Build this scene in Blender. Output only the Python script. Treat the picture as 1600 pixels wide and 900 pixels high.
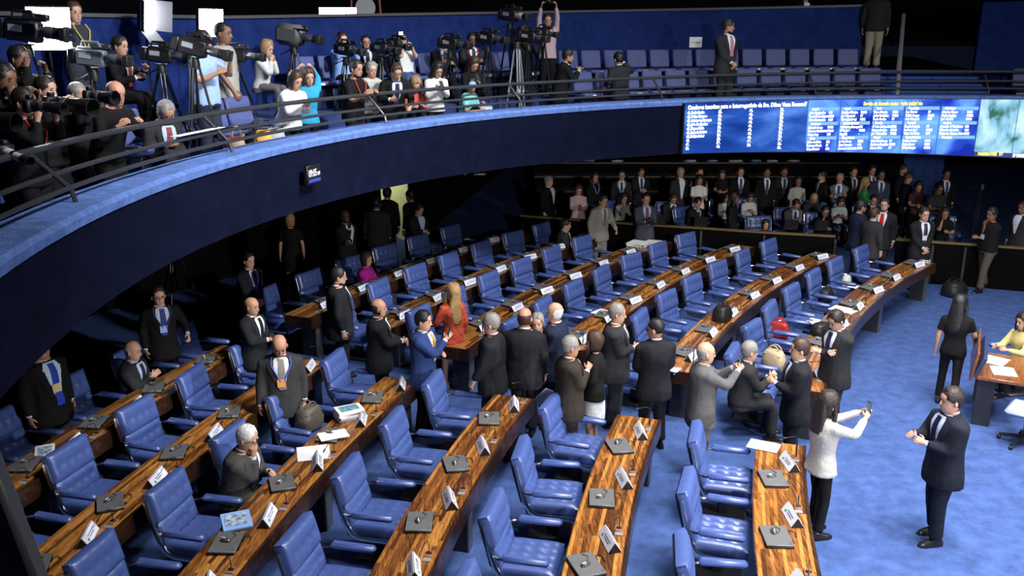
import bpy, math, random
import numpy as np
from mathutils import Vector, Matrix
random.seed(7)
R_ = math.radians
for o in list(bpy.data.objects):
    bpy.data.objects.remove(o, do_unlink=True)
S = bpy.context.scene
COL = S.collection

# ------------------------------------------------------------------ camera, world, lights, exposure
CAM_H, FOC, PITCH = 5.3, 1420.0, R_(15.9)
cam = bpy.data.cameras.new('camera'); cam.sensor_width = 36; cam.lens = FOC / 1600 * 36; cam.clip_start = .05; cam.clip_end = 300
co = bpy.data.objects.new('camera', cam); COL.objects.link(co)
co.location = (0, 0, CAM_H); co.rotation_euler = (math.pi / 2 - PITCH, 0, 0)
S.camera = co
S.view_settings.view_transform = 'Standard'; S.view_settings.look = 'None'
S.view_settings.gamma = 1; S.view_settings.use_curve_mapping = False
S.view_settings.exposure = 0.0
w = bpy.data.worlds.new('world'); S.world = w; w.use_nodes = True
w.node_tree.nodes['Background'].inputs[0].default_value = (.25, .35, .75, 1)
w.node_tree.nodes['Background'].inputs[1].default_value = .012


def lamp(name, kind, loc, power, size=.6, color=(1, 1, 1), target=None, spread=None):
    l = bpy.data.lights.new(name, kind); l.energy = power; l.color = color
    if kind == 'AREA':
        l.shape = 'DISK'; l.size = size
        if spread: l.spread = R_(spread)
    else:
        l.shadow_soft_size = size
    o = bpy.data.objects.new(name, l); COL.objects.link(o); o.location = loc
    if target is not None:
        o.rotation_euler = (Vector(target) - Vector(loc)).to_track_quat('-Z', 'Y').to_euler()
    return o


# the chamber's ceiling spots: a loose ring over the middle of the floor
for i, (x, y, pw) in enumerate([(5.0, 3.5, 450), (8.5, 3.0, 380), (3.6, 7.2, 470), (6.6, 6.6, 500), (10., 6.5, 340),
                                (3.6, 10.8, 340), (7.2, 10.6, 350), (11.0, 10.5, 200), (4.2, 15.0, 110), (9.0, 14.2, 120)]):
    lamp('ceiling_spot', 'AREA', (x, y, 11.5), pw * .80, 1.5, (1, .97, .93), (x - .2, y, 0), 108)

# added fill lamps up high that brighten the press side of the gallery
for (x, y), pw, tg in [((4.0, 6.0), 150, (-4.6, 11.0, 4.6)), ((5.0, 9.0), 150, (-2.8, 15.8, 4.6)), ((6.5, 11.0), 70, (.4, 18.8, 4.6)), ((8.0, 12.0), 20, (5., 21., 4.6))]:
    lamp('gallery_fill', 'AREA', (x, y, 11.4), pw, .8, (.94, .97, 1), tg, 48)

# added fill lamps behind the camera, lifting the people under the gallery
for x, y, z, pw, tg in [(3.0, -5.2, 6.3, 120, (5.0, 24, .4)), (13.0, -5.0, 6.3, 120, (8., 24, .4)), (16., -2., 6.3, 110, (-4.6, 13.2, .8))]:
    lamp('under_gallery_fill', 'AREA', (x, y, z), pw, .6, (1, .97, .94), tg, 45 if y < -3 else 30)

# ------------------------------------------------------------------ layout helpers
DC = Vector((23.87, 2.73))                      # centre of the desk arcs
GC, GR = Vector((8.77, 7.61)), 12.14            # centre and radius of the gallery front
LEDGE, WALK, TIER2 = 3.93, 3.5, 3.95


def ray(px, py):
    x = (px - 800) / FOC; y = (450 - py) / FOC
    return Vector((x, math.cos(PITCH) + y * math.sin(PITCH), -math.sin(PITCH) + y * math.cos(PITCH)))


def P(px, py, z=0.):
    d = ray(px, py); t = (z - CAM_H) / d.z
    return Vector((d.x * t, d.y * t, z))


def RG(px, py, dr):
    d = ray(px, py); r = GR + dr
    a = d.x ** 2 + d.y ** 2; b = -2 * (d.x * GC.x + d.y * GC.y); c = GC.length_squared - r * r
    t = (-b + math.sqrt(b * b - 4 * a * c)) / (2 * a)
    return Vector((d.x * t, d.y * t, CAM_H + d.z * t))


def desk_pt(r, a, z=0.):
    return Vector((DC.x + r * math.cos(R_(a)), DC.y + r * math.sin(R_(a)), z))


def ring_pt(r, a, z=0.):
    return Vector((GC.x + r * math.cos(R_(a)), GC.y + r * math.sin(R_(a)), z))


# ------------------------------------------------------------------ materials
MATS = {}


def newmat(name):
    m = bpy.data.materials.new(name); m.use_nodes = True
    nt = m.node_tree
    return m, nt, nt.nodes['Principled BSDF']


def rgba(c):
    return (c[0], c[1], c[2], 1)


def mat(name, color, rough=.6, metal=0, noise=0, nscale=20, bump=0, bscale=200, emit=None, estr=0, spec=None, coat=0, sheen=0, rnd=0, alpha=None, trans=0):
    if name in MATS: return MATS[name]
    m, nt, b = newmat(name)
    b.inputs['Base Color'].default_value = rgba(color)
    b.inputs['Roughness'].default_value = rough
    b.inputs['Metallic'].default_value = metal
    if spec is not None: b.inputs['Specular IOR Level'].default_value = spec
    if coat: b.inputs['Coat Weight'].default_value = coat
    if sheen: b.inputs['Sheen Weight'].default_value = sheen
    if trans: b.inputs['Transmission Weight'].default_value = trans
    if emit: b.inputs['Emission Color'].default_value = rgba(emit); b.inputs['Emission Strength'].default_value = estr
    if noise or bump:
        tc = nt.nodes.new('ShaderNodeTexCoord')
    if noise or rnd:
        mx = nt.nodes.new('ShaderNodeMix'); mx.data_type = 'RGBA'; mx.blend_type = 'MULTIPLY'; mx.inputs[0].default_value = 1
        mx.inputs[6].default_value = rgba(color)
        src = None
        if noise:
            n = nt.nodes.new('ShaderNodeTexNoise'); n.inputs['Scale'].default_value = nscale; n.inputs['Detail'].default_value = 6
            n.inputs['Roughness'].default_value = .65
            nt.links.new(tc.outputs['Object'], n.inputs['Vector'])
            mr = nt.nodes.new('ShaderNodeMapRange'); mr.inputs[1].default_value = .3; mr.inputs[2].default_value = .7
            mr.inputs[3].default_value = 1 - noise; mr.inputs[4].default_value = 1 + noise
            nt.links.new(n.outputs['Fac'], mr.inputs[0]); src = mr.outputs[0]
        if rnd:
            oi = nt.nodes.new('ShaderNodeObjectInfo')
            mr2 = nt.nodes.new('ShaderNodeMapRange'); mr2.inputs[3].default_value = 1 - rnd; mr2.inputs[4].default_value = 1 + rnd
            nt.links.new(oi.outputs['Random'], mr2.inputs[0])
            if src is not None:
                mm = nt.nodes.new('ShaderNodeMath'); mm.operation = 'MULTIPLY'
                nt.links.new(src, mm.inputs[0]); nt.links.new(mr2.outputs[0], mm.inputs[1]); src = mm.outputs[0]
            else: src = mr2.outputs[0]
        nt.links.new(src, mx.inputs[7]); nt.links.new(mx.outputs[2], b.inputs['Base Color'])
    if bump:
        n2 = nt.nodes.new('ShaderNodeTexNoise'); n2.inputs['Scale'].default_value = bscale; n2.inputs['Detail'].default_value = 4
        nt.links.new(tc.outputs['Object'], n2.inputs['Vector'])
        bp = nt.nodes.new('ShaderNodeBump'); bp.inputs['Strength'].default_value = bump; bp.inputs['Distance'].default_value = .02
        nt.links.new(n2.outputs['Fac'], bp.inputs['Height']); nt.links.new(bp.outputs[0], b.inputs['Normal'])
    MATS[name] = m
    return m


def wood_mat(name, c1, c2, c3, rough=.28, rnd=True):
    if name in MATS: return MATS[name]
    m, nt, b = newmat(name)
    tc = nt.nodes.new('ShaderNodeTexCoord'); oi = nt.nodes.new('ShaderNodeObjectInfo')
    n = nt.nodes.new('ShaderNodeTexNoise'); n.inputs['Scale'].default_value = 3.; n.inputs['Detail'].default_value = 8; n.inputs['Distortion'].default_value = 1.5
    mp = nt.nodes.new('ShaderNodeMapping'); mp.inputs['Scale'].default_value = (14, 1.2, 6)
    nt.links.new(tc.outputs['Object'], mp.inputs[0]); nt.links.new(mp.outputs[0], n.inputs['Vector'])
    ad = nt.nodes.new('ShaderNodeMath'); ad.operation = 'MULTIPLY_ADD'; ad.inputs[1].default_value = .50 if rnd else 0; ad.inputs[2].default_value = -.27 if rnd else 0
    nt.links.new(oi.outputs['Random'], ad.inputs[0])
    a2 = nt.nodes.new('ShaderNodeMath'); a2.operation = 'ADD'
    nt.links.new(n.outputs['Fac'], a2.inputs[0]); nt.links.new(ad.outputs[0], a2.inputs[1])
    cr = nt.nodes.new('ShaderNodeValToRGB')
    e = cr.color_ramp.elements; e[0].position = .25; e[0].color = rgba(c1); e[1].position = .78; e[1].color = rgba(c3)
    x = e.new(.52); x.color = rgba(c2)
    nt.links.new(a2.outputs[0], cr.inputs[0]); nt.links.new(cr.outputs[0], b.inputs['Base Color'])
    b.inputs['Roughness'].default_value = rough
    b.inputs['Coat Weight'].default_value = .25; b.inputs['Coat Roughness'].default_value = .25
    MATS[name] = m
    return m


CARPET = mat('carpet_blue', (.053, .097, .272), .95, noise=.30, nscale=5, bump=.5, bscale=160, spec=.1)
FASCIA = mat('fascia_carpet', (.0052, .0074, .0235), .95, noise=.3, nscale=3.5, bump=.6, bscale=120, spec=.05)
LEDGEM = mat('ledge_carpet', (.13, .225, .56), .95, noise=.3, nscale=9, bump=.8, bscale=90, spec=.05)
LEATHER = mat('blue_leather', (.052, .090, .280), .36, noise=.1, nscale=6, bump=.06, bscale=140, spec=.8)
LEATHER2 = mat('blue_seat_fabric', (.065, .085, .23), .6, noise=.12, nscale=12)
CHROME = mat('chrome', (.72, .73, .76), .18, 1)
DKFRAME = mat('dark_frame', (.012, .018, .05), .4)
BLACK = mat('black_plastic', (.009, .009, .011), .45)
BLACKM = mat('black_metal', (.012, .012, .014), .35, .4)
GREYM = mat('grey_metal', (.16, .165, .18), .35, .6)
RAILM = mat('rail_paint', (.05, .052, .058), .38, .3)
LAPTOP = mat('laptop_grey', (.115, .118, .125), .40)
MOUSEM = mat('mouse_grey', (.06, .06, .065), .22)
MOUSEW = mat('mouse_silver', (.6, .6, .62), .25)
WHITE = mat('white_paper', (.78, .79, .82), .7)
CARD = mat('card_lilac', (.70, .71, .86), .6)
DARKW = wood_mat('dark_wood', (.010, .005, .003), (.03, .012, .006), (.085, .035, .014), rnd=False)
WOOD = wood_mat('strip_wood', (.060, .020, .007), (.25, .090, .020), (.50, .23, .055))
WOODB = wood_mat('base_wood', (.03, .011, .004), (.11, .04, .011), (.28, .11, .03), rnd=False)
def polar_wood(name, c1, c2):
    m, nt, b = newmat(name); geo = nt.nodes.new('ShaderNodeNewGeometry')
    sub = nt.nodes.new('ShaderNodeVectorMath'); sub.operation = 'SUBTRACT'; sub.inputs[1].default_value = (DC.x, DC.y, 0); nt.links.new(geo.outputs['Position'], sub.inputs[0])
    sep = nt.nodes.new('ShaderNodeSeparateXYZ'); nt.links.new(sub.outputs[0], sep.inputs[0])
    at = nt.nodes.new('ShaderNodeMath'); at.operation = 'ARCTAN2'; nt.links.new(sep.outputs['Y'], at.inputs[0]); nt.links.new(sep.outputs['X'], at.inputs[1])
    ml = nt.nodes.new('ShaderNodeMath'); ml.operation = 'MULTIPLY'; ml.inputs[1].default_value = 27; nt.links.new(at.outputs[0], ml.inputs[0])
    z0 = nt.nodes.new('ShaderNodeCombineXYZ'); nt.links.new(sep.outputs['X'], z0.inputs[0]); nt.links.new(sep.outputs['Y'], z0.inputs[1])
    ln = nt.nodes.new('ShaderNodeVectorMath'); ln.operation = 'LENGTH'; nt.links.new(z0.outputs[0], ln.inputs[0])
    cb = nt.nodes.new('ShaderNodeCombineXYZ'); nt.links.new(ml.outputs[0], cb.inputs[0]); nt.links.new(ln.outputs['Value'], cb.inputs[1])
    br = nt.nodes.new('ShaderNodeTexBrick'); br.inputs['Scale'].default_value = 1; br.inputs['Brick Width'].default_value = .8; br.inputs['Row Height'].default_value = .056
    br.inputs['Mortar Size'].default_value = .0015; br.inputs['Bias'].default_value = -.1; br.offset = .37; br.offset_frequency = 3
    br.inputs['Color1'].default_value = rgba(c1); br.inputs['Color2'].default_value = rgba(c2); br.inputs['Mortar'].default_value = (.012, .005, .002, 1)
    nt.links.new(cb.outputs[0], br.inputs['Vector'])
    n = nt.nodes.new('ShaderNodeTexNoise'); n.inputs['Scale'].default_value = 1; n.inputs['Detail'].default_value = 6
    mp = nt.nodes.new('ShaderNodeMapping'); mp.inputs['Scale'].default_value = (2.5, 60, 1); nt.links.new(cb.outputs[0], mp.inputs[0]); nt.links.new(mp.outputs[0], n.inputs['Vector'])
    mr = nt.nodes.new('ShaderNodeMapRange'); mr.inputs[1].default_value = .3; mr.inputs[2].default_value = .7; mr.inputs[3].default_value = .6; mr.inputs[4].default_value = 1.25; nt.links.new(n.outputs['Fac'], mr.inputs[0])
    mx = nt.nodes.new('ShaderNodeMix'); mx.data_type = 'RGBA'; mx.blend_type = 'MULTIPLY'; mx.inputs[0].default_value = 1; nt.links.new(br.outputs['Color'], mx.inputs[6]); nt.links.new(mr.outputs[0], mx.inputs[7]); nt.links.new(mx.outputs[2], b.inputs['Base Color'])
    b.inputs['Roughness'].default_value = .25; b.inputs['Coat Weight'].default_value = .3; b.inputs['Coat Roughness'].default_value = .2
    MATS[name] = m; return m


WOODP = polar_wood('striped_desk_wood', (.055, .018, .006), (.50, .22, .05))
BRASS = mat('brass', (.13, .085, .03), .55, .3)
LEGB = mat('desk_leg_black', (.016, .017, .022), .5)
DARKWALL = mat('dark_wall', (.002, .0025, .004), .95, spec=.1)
BLUEWALL = mat('blue_wall', (.012, .026, .125), .95, noise=.25, nscale=4, bump=.5, bscale=120, spec=.05)
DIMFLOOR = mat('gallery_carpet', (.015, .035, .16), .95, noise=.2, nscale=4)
GLASS = mat('clear_glass', (.9, .95, 1), .02, trans=1)


def cloth(c, rough=.85, kind='cloth'):
    k = '%s_%03d_%03d_%03d' % (kind, round(c[0] * 999), round(c[1] * 999), round(c[2] * 999))
    return mat(k, c, rough, noise=.12, nscale=30, bump=.55, bscale=11, spec=.2)


# ------------------------------------------------------------------ mesh builder
class MB:
    def __init__(s):
        s.v = []; s.f = []; s.m = []; s.cur = 0

    def add(s, vs, fs):
        n = len(s.v); s.v += [tuple(p) for p in vs]
        for f in fs: s.f.append(tuple(n + i for i in f)); s.m.append(s.cur)

    def mat(s, i): s.cur = i; return s

    def box(s, c, size, rot=None, bev=0):
        hx, hy, hz = [q / 2 for q in size]
        M = rot if rot is not None else Matrix.Identity(3)
        c = Vector(c)
        if not bev:
            vs = [c + M @ Vector((x, y, z)) for x in (-hx, hx) for y in (-hy, hy) for z in (-hz, hz)]
            s.add(vs, [(0, 1, 3, 2), (4, 6, 7, 5), (0, 4, 5, 1), (2, 3, 7, 6), (0, 2, 6, 4), (1, 5, 7, 3)])
            return s
        b = min(bev, hx * .95, hy * .95, hz * .95); vs = []; idx = {}
        for i, sx in enumerate((-1, 1)):
            for j, sy in enumerate((-1, 1)):
                for k, sz in enumerate((-1, 1)):
                    for ax in range(3):
                        p = [sx * (hx - b), sy * (hy - b), sz * (hz - b)]; p[ax] = (sx * hx, sy * hy, sz * hz)[ax]
                        idx[(i, j, k, ax)] = len(vs); vs.append(c + M @ Vector(p))
        fs = []
        for ax in range(3):
            o1, o2 = (ax + 1) % 3, (ax + 2) % 3
            for sg in (0, 1):
                q = []
                for a, bb in ((0, 0), (1, 0), (1, 1), (0, 1)):
                    t = [0, 0, 0]; t[ax] = sg; t[o1] = a; t[o2] = bb; q.append(idx[(t[0], t[1], t[2], ax)])
                fs.append(tuple(q if sg else q[::-1]))
        for ax in range(3):
            o1, o2 = (ax + 1) % 3, (ax + 2) % 3
            for a in (0, 1):
                for bb in (0, 1):
                    t0 = [0, 0, 0]; t0[o1] = a; t0[o2] = bb; t1 = list(t0); t1[ax] = 1
                    q = [idx[(*t0, o1)], idx[(*t1, o1)], idx[(*t1, o2)], idx[(*t0, o2)]]
                    fs.append(tuple(q if (a == bb) == True else q[::-1])[::-1])
        for i in (0, 1):
            for j in (0, 1):
                for k in (0, 1):
                    q = [idx[(i, j, k, 0)], idx[(i, j, k, 1)], idx[(i, j, k, 2)]]
                    fs.append(tuple(q if (i + j + k) % 2 else q[::-1]))
        s.add(vs, fs)
        return s

    def loft(s, rings, cap=True, closed=True):
        n = len(rings[0]); vs = [p for r in rings for p in r]; fs = []
        for i in range(len(rings) - 1):
            for j in range(n if closed else n - 1):
                k = (j + 1) % n
                fs.append((i * n + j, i * n + k, (i + 1) * n + k, (i + 1) * n + j))
        if cap:
            fs.append(tuple(range(n))[::-1]); L = (len(rings) - 1) * n; fs.append(tuple(L + j for j in range(n)))
        s.add(vs, fs)
        return s

    def tube(s, pts, rad, n=8, cap=True, flat=None):
        pts = [Vector(p) for p in pts]
        if not isinstance(rad, (list, tuple)): rad = [rad] * len(pts)
        rings = []; prev = None
        for i, p in enumerate(pts):
            d = (pts[min(i + 1, len(pts) - 1)] - pts[max(i - 1, 0)])
            d = d.normalized() if d.length > 1e-9 else Vector((0, 0, 1))
            if prev is None:
                u = d.cross(Vector((0, 0, 1)) if abs(d.z) < .9 else Vector((1, 0, 0))).normalized()
            else:
                u = (prev - d * prev.dot(d)).normalized()
            prev = u; v = d.cross(u); r = rad[i]
            fa = flat or 1
            rings.append([p + u * (r * math.cos(2 * math.pi * j / n)) + v * (r * fa * math.sin(2 * math.pi * j / n)) for j in range(n)])
        return s.loft(rings, cap)

    def ell(s, c, r, M=None, n=10, k=6):
        c = Vector(c); M = M if M is not None else Matrix.Identity(3); rings = []
        for i in range(k + 1):
            a = -math.pi / 2 + math.pi * i / k; ca = max(math.cos(a), .02)
            rings.append([c + M @ Vector((r[0] * ca * math.cos(2 * math.pi * j / n), r[1] * ca * math.sin(2 * math.pi * j / n), r[2] * math.sin(a))) for j in range(n)])
        return s.loft(rings)

    def poly(s, pts, up):
        """flat polygon given as points, extruded by vector up"""
        pts = [Vector(p) for p in pts]; up = Vector(up); n = len(pts)
        s.add(pts + [p + up for p in pts], [tuple(range(n))[::-1], tuple(range(n, 2 * n))] + [(i, (i + 1) % n, n + (i + 1) % n, n + i) for i in range(n)])
        return s

    def build(s, name, mats, parent=None, smooth=True, angle=40, loc=None):
        me = bpy.data.meshes.new(name); me.from_pydata(s.v, [], s.f)
        if not isinstance(mats, (list, tuple)): mats = [mats]
        for m in mats: me.materials.append(m)
        if len(mats) > 1: me.polygons.foreach_set('material_index', s.m)
        if smooth:
            me.polygons.foreach_set('use_smooth', [True] * len(me.polygons))
            me.set_sharp_from_angle(angle=R_(angle))
        me.update()
        o = bpy.data.objects.new(name, me); COL.objects.link(o)
        if parent is not None: o.parent = parent
        if loc is not None: o.location = loc
        return o


def empty(name, loc=(0, 0, 0), rz=0):
    o = bpy.data.objects.new(name, None); COL.objects.link(o); o.location = loc; o.rotation_euler = (0, 0, rz)
    o.empty_display_size = .1
    return o


def tag(o, label=None, cat=None, group=None, kind=None):
    if label: o['label'] = label
    if cat: o['category'] = cat
    if group: o['group'] = group
    if kind: o['kind'] = kind
    return o


KIDS = {}


def copy_tree(o, parent=None):
    c = o.copy(); COL.objects.link(c)
    if parent is not None: c.parent = parent
    kids = KIDS.get(o.name)
    if kids is None: kids = KIDS[o.name] = list(o.children)
    for ch in kids: copy_tree(ch, c)
    return c


def RZ(a): return Matrix.Rotation(a, 3, 'Z')


def ORD(i): return ['first', 'second', 'third', 'fourth', 'fifth', 'sixth', 'seventh', 'eighth', 'ninth', 'tenth', 'eleventh', 'twelfth', 'thirteenth', 'fourteenth', 'fifteenth', 'sixteenth', 'seventeenth', 'eighteenth', 'nineteenth', 'twentieth', 'twenty-first', 'twenty-second', 'twenty-third', 'twenty-fourth', 'twenty-fifth'][i]


# ================================================================== THE SETTING
def disc_ring(name, c, r0, r1, z, m, a0=0, a1=360, n=72, th=.05):
    b = MB(); rings = []
    for i in range(n + 1):
        a = R_(a0 + (a1 - a0) * i / n); ca, sa = math.cos(a), math.sin(a)
        rings.append([(c.x + r0 * ca, c.y + r0 * sa, z), (c.x + r1 * ca, c.y + r1 * sa, z), (c.x + r1 * ca, c.y + r1 * sa, z - th), (c.x + r0 * ca, c.y + r0 * sa, z - th)])
    b.loft(rings); return b.build(name, m, smooth=False)


fb = MB(); fb.box((7, 12, -.05), (50, 56, .1))
floor = tag(fb.build('floor', CARPET, smooth=False), 'bright blue carpet of the chamber floor', 'floor', kind='structure')

BZ = [(60, 2.85), (120.7, 2.86), (136, 2.94), (150, 3.0), (162, 3.04), (176, 3.08), (240, 3.09)]


def botz(a):
    for (a0, z0), (a1, z1) in zip(BZ, BZ[1:]):
        if a <= a1: return z0 + (z1 - z0) * (a - a0) / (a1 - a0)
    return 3.09


def sweep(name, prof, a0, a1, n, m, parent=None, cap=True, smooth=True):
    """prof(angle) -> list of (radius, z)"""
    b = MB(); rings = []
    for i in range(n + 1):
        a = a0 + (a1 - a0) * i / n
        rings.append([ring_pt(r, a, z) for r, z in prof(a)])
    b.loft(rings, cap); return b.build(name, m, parent, smooth)


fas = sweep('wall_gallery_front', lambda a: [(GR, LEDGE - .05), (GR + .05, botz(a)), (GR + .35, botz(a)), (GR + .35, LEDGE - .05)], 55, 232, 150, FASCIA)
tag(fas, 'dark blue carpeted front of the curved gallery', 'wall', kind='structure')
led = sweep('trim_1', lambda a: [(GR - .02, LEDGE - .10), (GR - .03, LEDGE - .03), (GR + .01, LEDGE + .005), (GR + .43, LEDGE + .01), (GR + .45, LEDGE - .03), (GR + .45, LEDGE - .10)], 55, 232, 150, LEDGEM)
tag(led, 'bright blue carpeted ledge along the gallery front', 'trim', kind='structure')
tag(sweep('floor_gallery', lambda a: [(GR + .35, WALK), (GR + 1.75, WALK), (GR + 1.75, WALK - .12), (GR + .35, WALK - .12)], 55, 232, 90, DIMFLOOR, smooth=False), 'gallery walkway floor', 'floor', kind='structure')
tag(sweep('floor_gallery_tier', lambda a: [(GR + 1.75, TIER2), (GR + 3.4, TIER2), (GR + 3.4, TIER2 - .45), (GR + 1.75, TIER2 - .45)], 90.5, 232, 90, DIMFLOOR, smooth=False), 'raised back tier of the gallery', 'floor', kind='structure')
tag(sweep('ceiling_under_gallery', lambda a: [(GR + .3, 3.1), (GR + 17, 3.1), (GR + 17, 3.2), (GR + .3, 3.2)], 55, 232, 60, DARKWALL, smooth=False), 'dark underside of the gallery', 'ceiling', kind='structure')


def wtop(a): return 5.46 + max(0, (150 - a)) * .0062


tag(sweep('wall_gallery_back', lambda a: [(GR + 3.4, TIER2 - .4), (GR + 3.4, wtop(a)), (GR + 3.6, wtop(a)), (GR + 3.6, TIER2 - .4)], 90.6, 215, 90, BLUEWALL), 'blue carpeted wall behind the gallery seats', 'wall', kind='structure')
tag(sweep('wall_gallery_back_right', lambda a: [(GR + 2.9, WALK - .1), (GR + 2.9, wtop(a) + .02), (GR + 3.1, wtop(a) + .02), (GR + 3.1, WALK - .1)], 55, 81.0, 20, BLUEWALL), 'blue wall right of the gallery stairs', 'wall', kind='structure')
tag(sweep('trim_2', lambda a: [(GR + 3.36, wtop(a)), (GR + 3.36, wtop(a) + .05), (GR + 3.64, wtop(a) + .05), (GR + 3.64, wtop(a))], 90.6, 215, 90, mat('cap_grey', (.07, .07, .08), .5)), 'grey cap on the gallery back wall', 'trim', kind='structure')
tag(sweep('floor_upper_gallery', lambda a: [(GR + 3.6, 5.0), (GR + 9, 5.6), (GR + 9, 5.5), (GR + 3.6, 4.9)], 55, 215, 60, DARKWALL, smooth=False), 'dark upper gallery', 'floor', kind='structure')
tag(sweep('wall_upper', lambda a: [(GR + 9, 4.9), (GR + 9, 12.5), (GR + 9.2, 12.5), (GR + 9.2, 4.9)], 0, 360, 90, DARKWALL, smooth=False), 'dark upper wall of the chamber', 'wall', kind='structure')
cb = MB(); cb.box((8, 10, 12.6), (50, 56, .1))
tag(cb.build('ceiling', mat('ceiling_dark', (.05, .05, .06), .8), smooth=False), 'dark chamber ceiling', 'ceiling', kind='structure')

# ground-level outer walls, in the dark below the gallery
wb = MB()
poly = [ring_pt(GR + 7.0, a) for a in range(232, 137, -6)] + [ring_pt(GR + 7.0, 129.0)]
rings = []
for p in poly:
    q = Vector((GC.x, GC.y, 0)); d = (p - q).normalized()
    rings.append([p, p + d * .2, p + d * .2 + Vector((0, 0, 3.1)), p + Vector((0, 0, 3.1))])
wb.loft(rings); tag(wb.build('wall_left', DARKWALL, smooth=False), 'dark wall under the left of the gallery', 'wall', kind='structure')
wb = MB(); rings = []
for p in [ring_pt(GR + 7.0, 126.6), Vector((-.2, 37, 0)), Vector((26, 37, 0)), Vector((30, 20, 0)), Vector((30, -10, 0))]:
    rings.append([p, p + Vector((.2, .2, 0)), p + Vector((.2, .2, 3.1)), p + Vector((0, 0, 3.1))])
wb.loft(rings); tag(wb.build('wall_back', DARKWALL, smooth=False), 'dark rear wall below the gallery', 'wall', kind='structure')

# lit doorway at the back left
A_, B_ = ring_pt(GR + 7.05, 129.0), ring_pt(GR + 7.05, 126.6)
dv = (B_ - A_).normalized(); dn = Vector((-dv.y, dv.x, 0))
door = empty('door_1', A_); tag(door, 'open doorway to a lit corridor under the gallery', 'door', kind='structure')
CREAM = mat('corridor_cream', (.75, .74, .55), .7)
L_ = (B_ - A_).length
db = MB()
out = dn if (dn.dot(A_ - Vector((GC.x, GC.y, 0))) > 0) else -dn
db.poly([out * 1.8, out * 1.8 + dv * L_, out * 1.86 + dv * L_, out * 1.86], (0, 0, 3)); db.build('corridor_wall', CREAM, door, False)
db = MB(); db.poly([Vector((0, 0, 0)), out * 1.8, out * 1.8 - dv * .05, -dv * .05], (0, 0, 3)); db.poly([dv * L_, dv * L_ + out * 1.8, dv * (L_ + .05) + out * 1.8, dv * (L_ + .05)], (0, 0, 3)); db.build('corridor_side', CREAM, door, False)
db = MB(); db.poly([Vector((0, 0, 2.2)), dv * L_ + Vector((0, 0, 2.2)), dv * L_ + out * .2 + Vector((0, 0, 2.2)), out * .2 + Vector((0, 0, 2.2))], (0, 0, .9)); db.build('lintel', DARKWALL, door, False)
db = MB(); db.box(out * 1.0 + dv * (L_ * .62) + Vector((0, 0, .18)), (.6, .5, .36), bev=.06); db.box(out * 1.25 + dv * (L_ * .62) + Vector((0, 0, .40)), (.6, .16, .40), bev=.06); db.build('green_armchair', mat('teal_fabric', (.08, .30, .28), .8), door)
db = MB(); db.box(out * 1.74 + dv * (L_ * .6) + Vector((0, 0, 1.05)), (.8, .05, .3)); db.build('blue_panel', mat('panel_blue', (.05, .2, .5), .7), door, False)
db = MB(); db.box(out * 1.74 + dv * (L_ * .6) + Vector((0, 0, .72)), (.6, .05, .3)); db.build('yellow_panel', mat('panel_yellow', (.7, .62, .12), .7), door, False)
lamp('corridor_lamp', 'POINT', A_ + dv * (L_ * .5) + out * .9 + Vector((0, 0, 2.6)), 45, .15, (.95, 1, .8))

# gallery stairs in the gap of the back wall
st = empty('gallery_stairs', ring_pt(GR + 2, 86)); tag(st, 'blue carpeted steps up through the gallery', 'stairs', kind='structure')
st.location = (0, 0, 0)
NOSE = mat('step_nosing', (.03, .10, .45), .9)
for k in range(6):
    r0 = GR + .95 + .40 * k
    sweep('step', lambda a, k=k, r0=r0: [(r0, WALK), (r0, WALK + .14 * (k + 1)), (r0 + 1.2, WALK + .14 * (k + 1)), (r0 + 1.2, WALK)], 81.0, 90.4, 6, DIMFLOOR, st, smooth=False)
    sweep('step_nosing', lambda a, k=k, r0=r0: [(r0 - .02, WALK + .14 * (k + 1) - .035), (r0 - .02, WALK + .14 * (k + 1) + .006), (r0 + .05, WALK + .14 * (k + 1) + .006), (r0 + .05, WALK + .14 * (k + 1) - .035)], 81.1, 90.3, 6, NOSE, st, smooth=False)
sweep('landing', lambda a: [(GR + 3.3, 4.3), (GR + 3.3, 4.36), (GR + 9, 4.5), (GR + 9, 4.3)], 81.0, 90.5, 6, DARKWALL, st, smooth=False)
hr = empty('stair_rail', ring_pt(GR + .9, 85.2, WALK)); tag(hr, 'pale metal handrail down the middle of the gallery stairs', 'handrail')
M1 = mat('rail_silver', (.45, .46, .5), .35, .5)
q0, q1 = RG(1402, 146, .8), RG(1412, 22, 3.2)
b = MB(); b.tube([q0 - hr.location, q1 - hr.location], .045, 8, flat=.4); b.build('handrail', M1, hr)
b = MB(); b.tube([Vector((q0.x, q0.y, WALK)) - hr.location, q0 - hr.location], .025, 8); b.build('post', M1, hr)
b = MB(); b.tube([Vector((q1.x, q1.y, 4.34)) - hr.location, q1 - hr.location], .03, 8); b.build('post', M1, hr)

# gallery rail: three tubes and leaning flat posts
rl = empty('gallery_rail', (0, 0, 0)); tag(rl, 'dark painted triple tube railing along the curved gallery ledge', 'railing')


def arc_tube(name, r, z, rad, a0, a1, n, m, parent):
    b = MB(); b.tube([ring_pt(r, a0 + (a1 - a0) * i / n, z(a0 + (a1 - a0) * i / n)) for i in range(n + 1)], rad, 8); return b.build(name, m, parent)


def tz(base, k=.0017): return lambda a: base + max(0, 125 - a) * k


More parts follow.
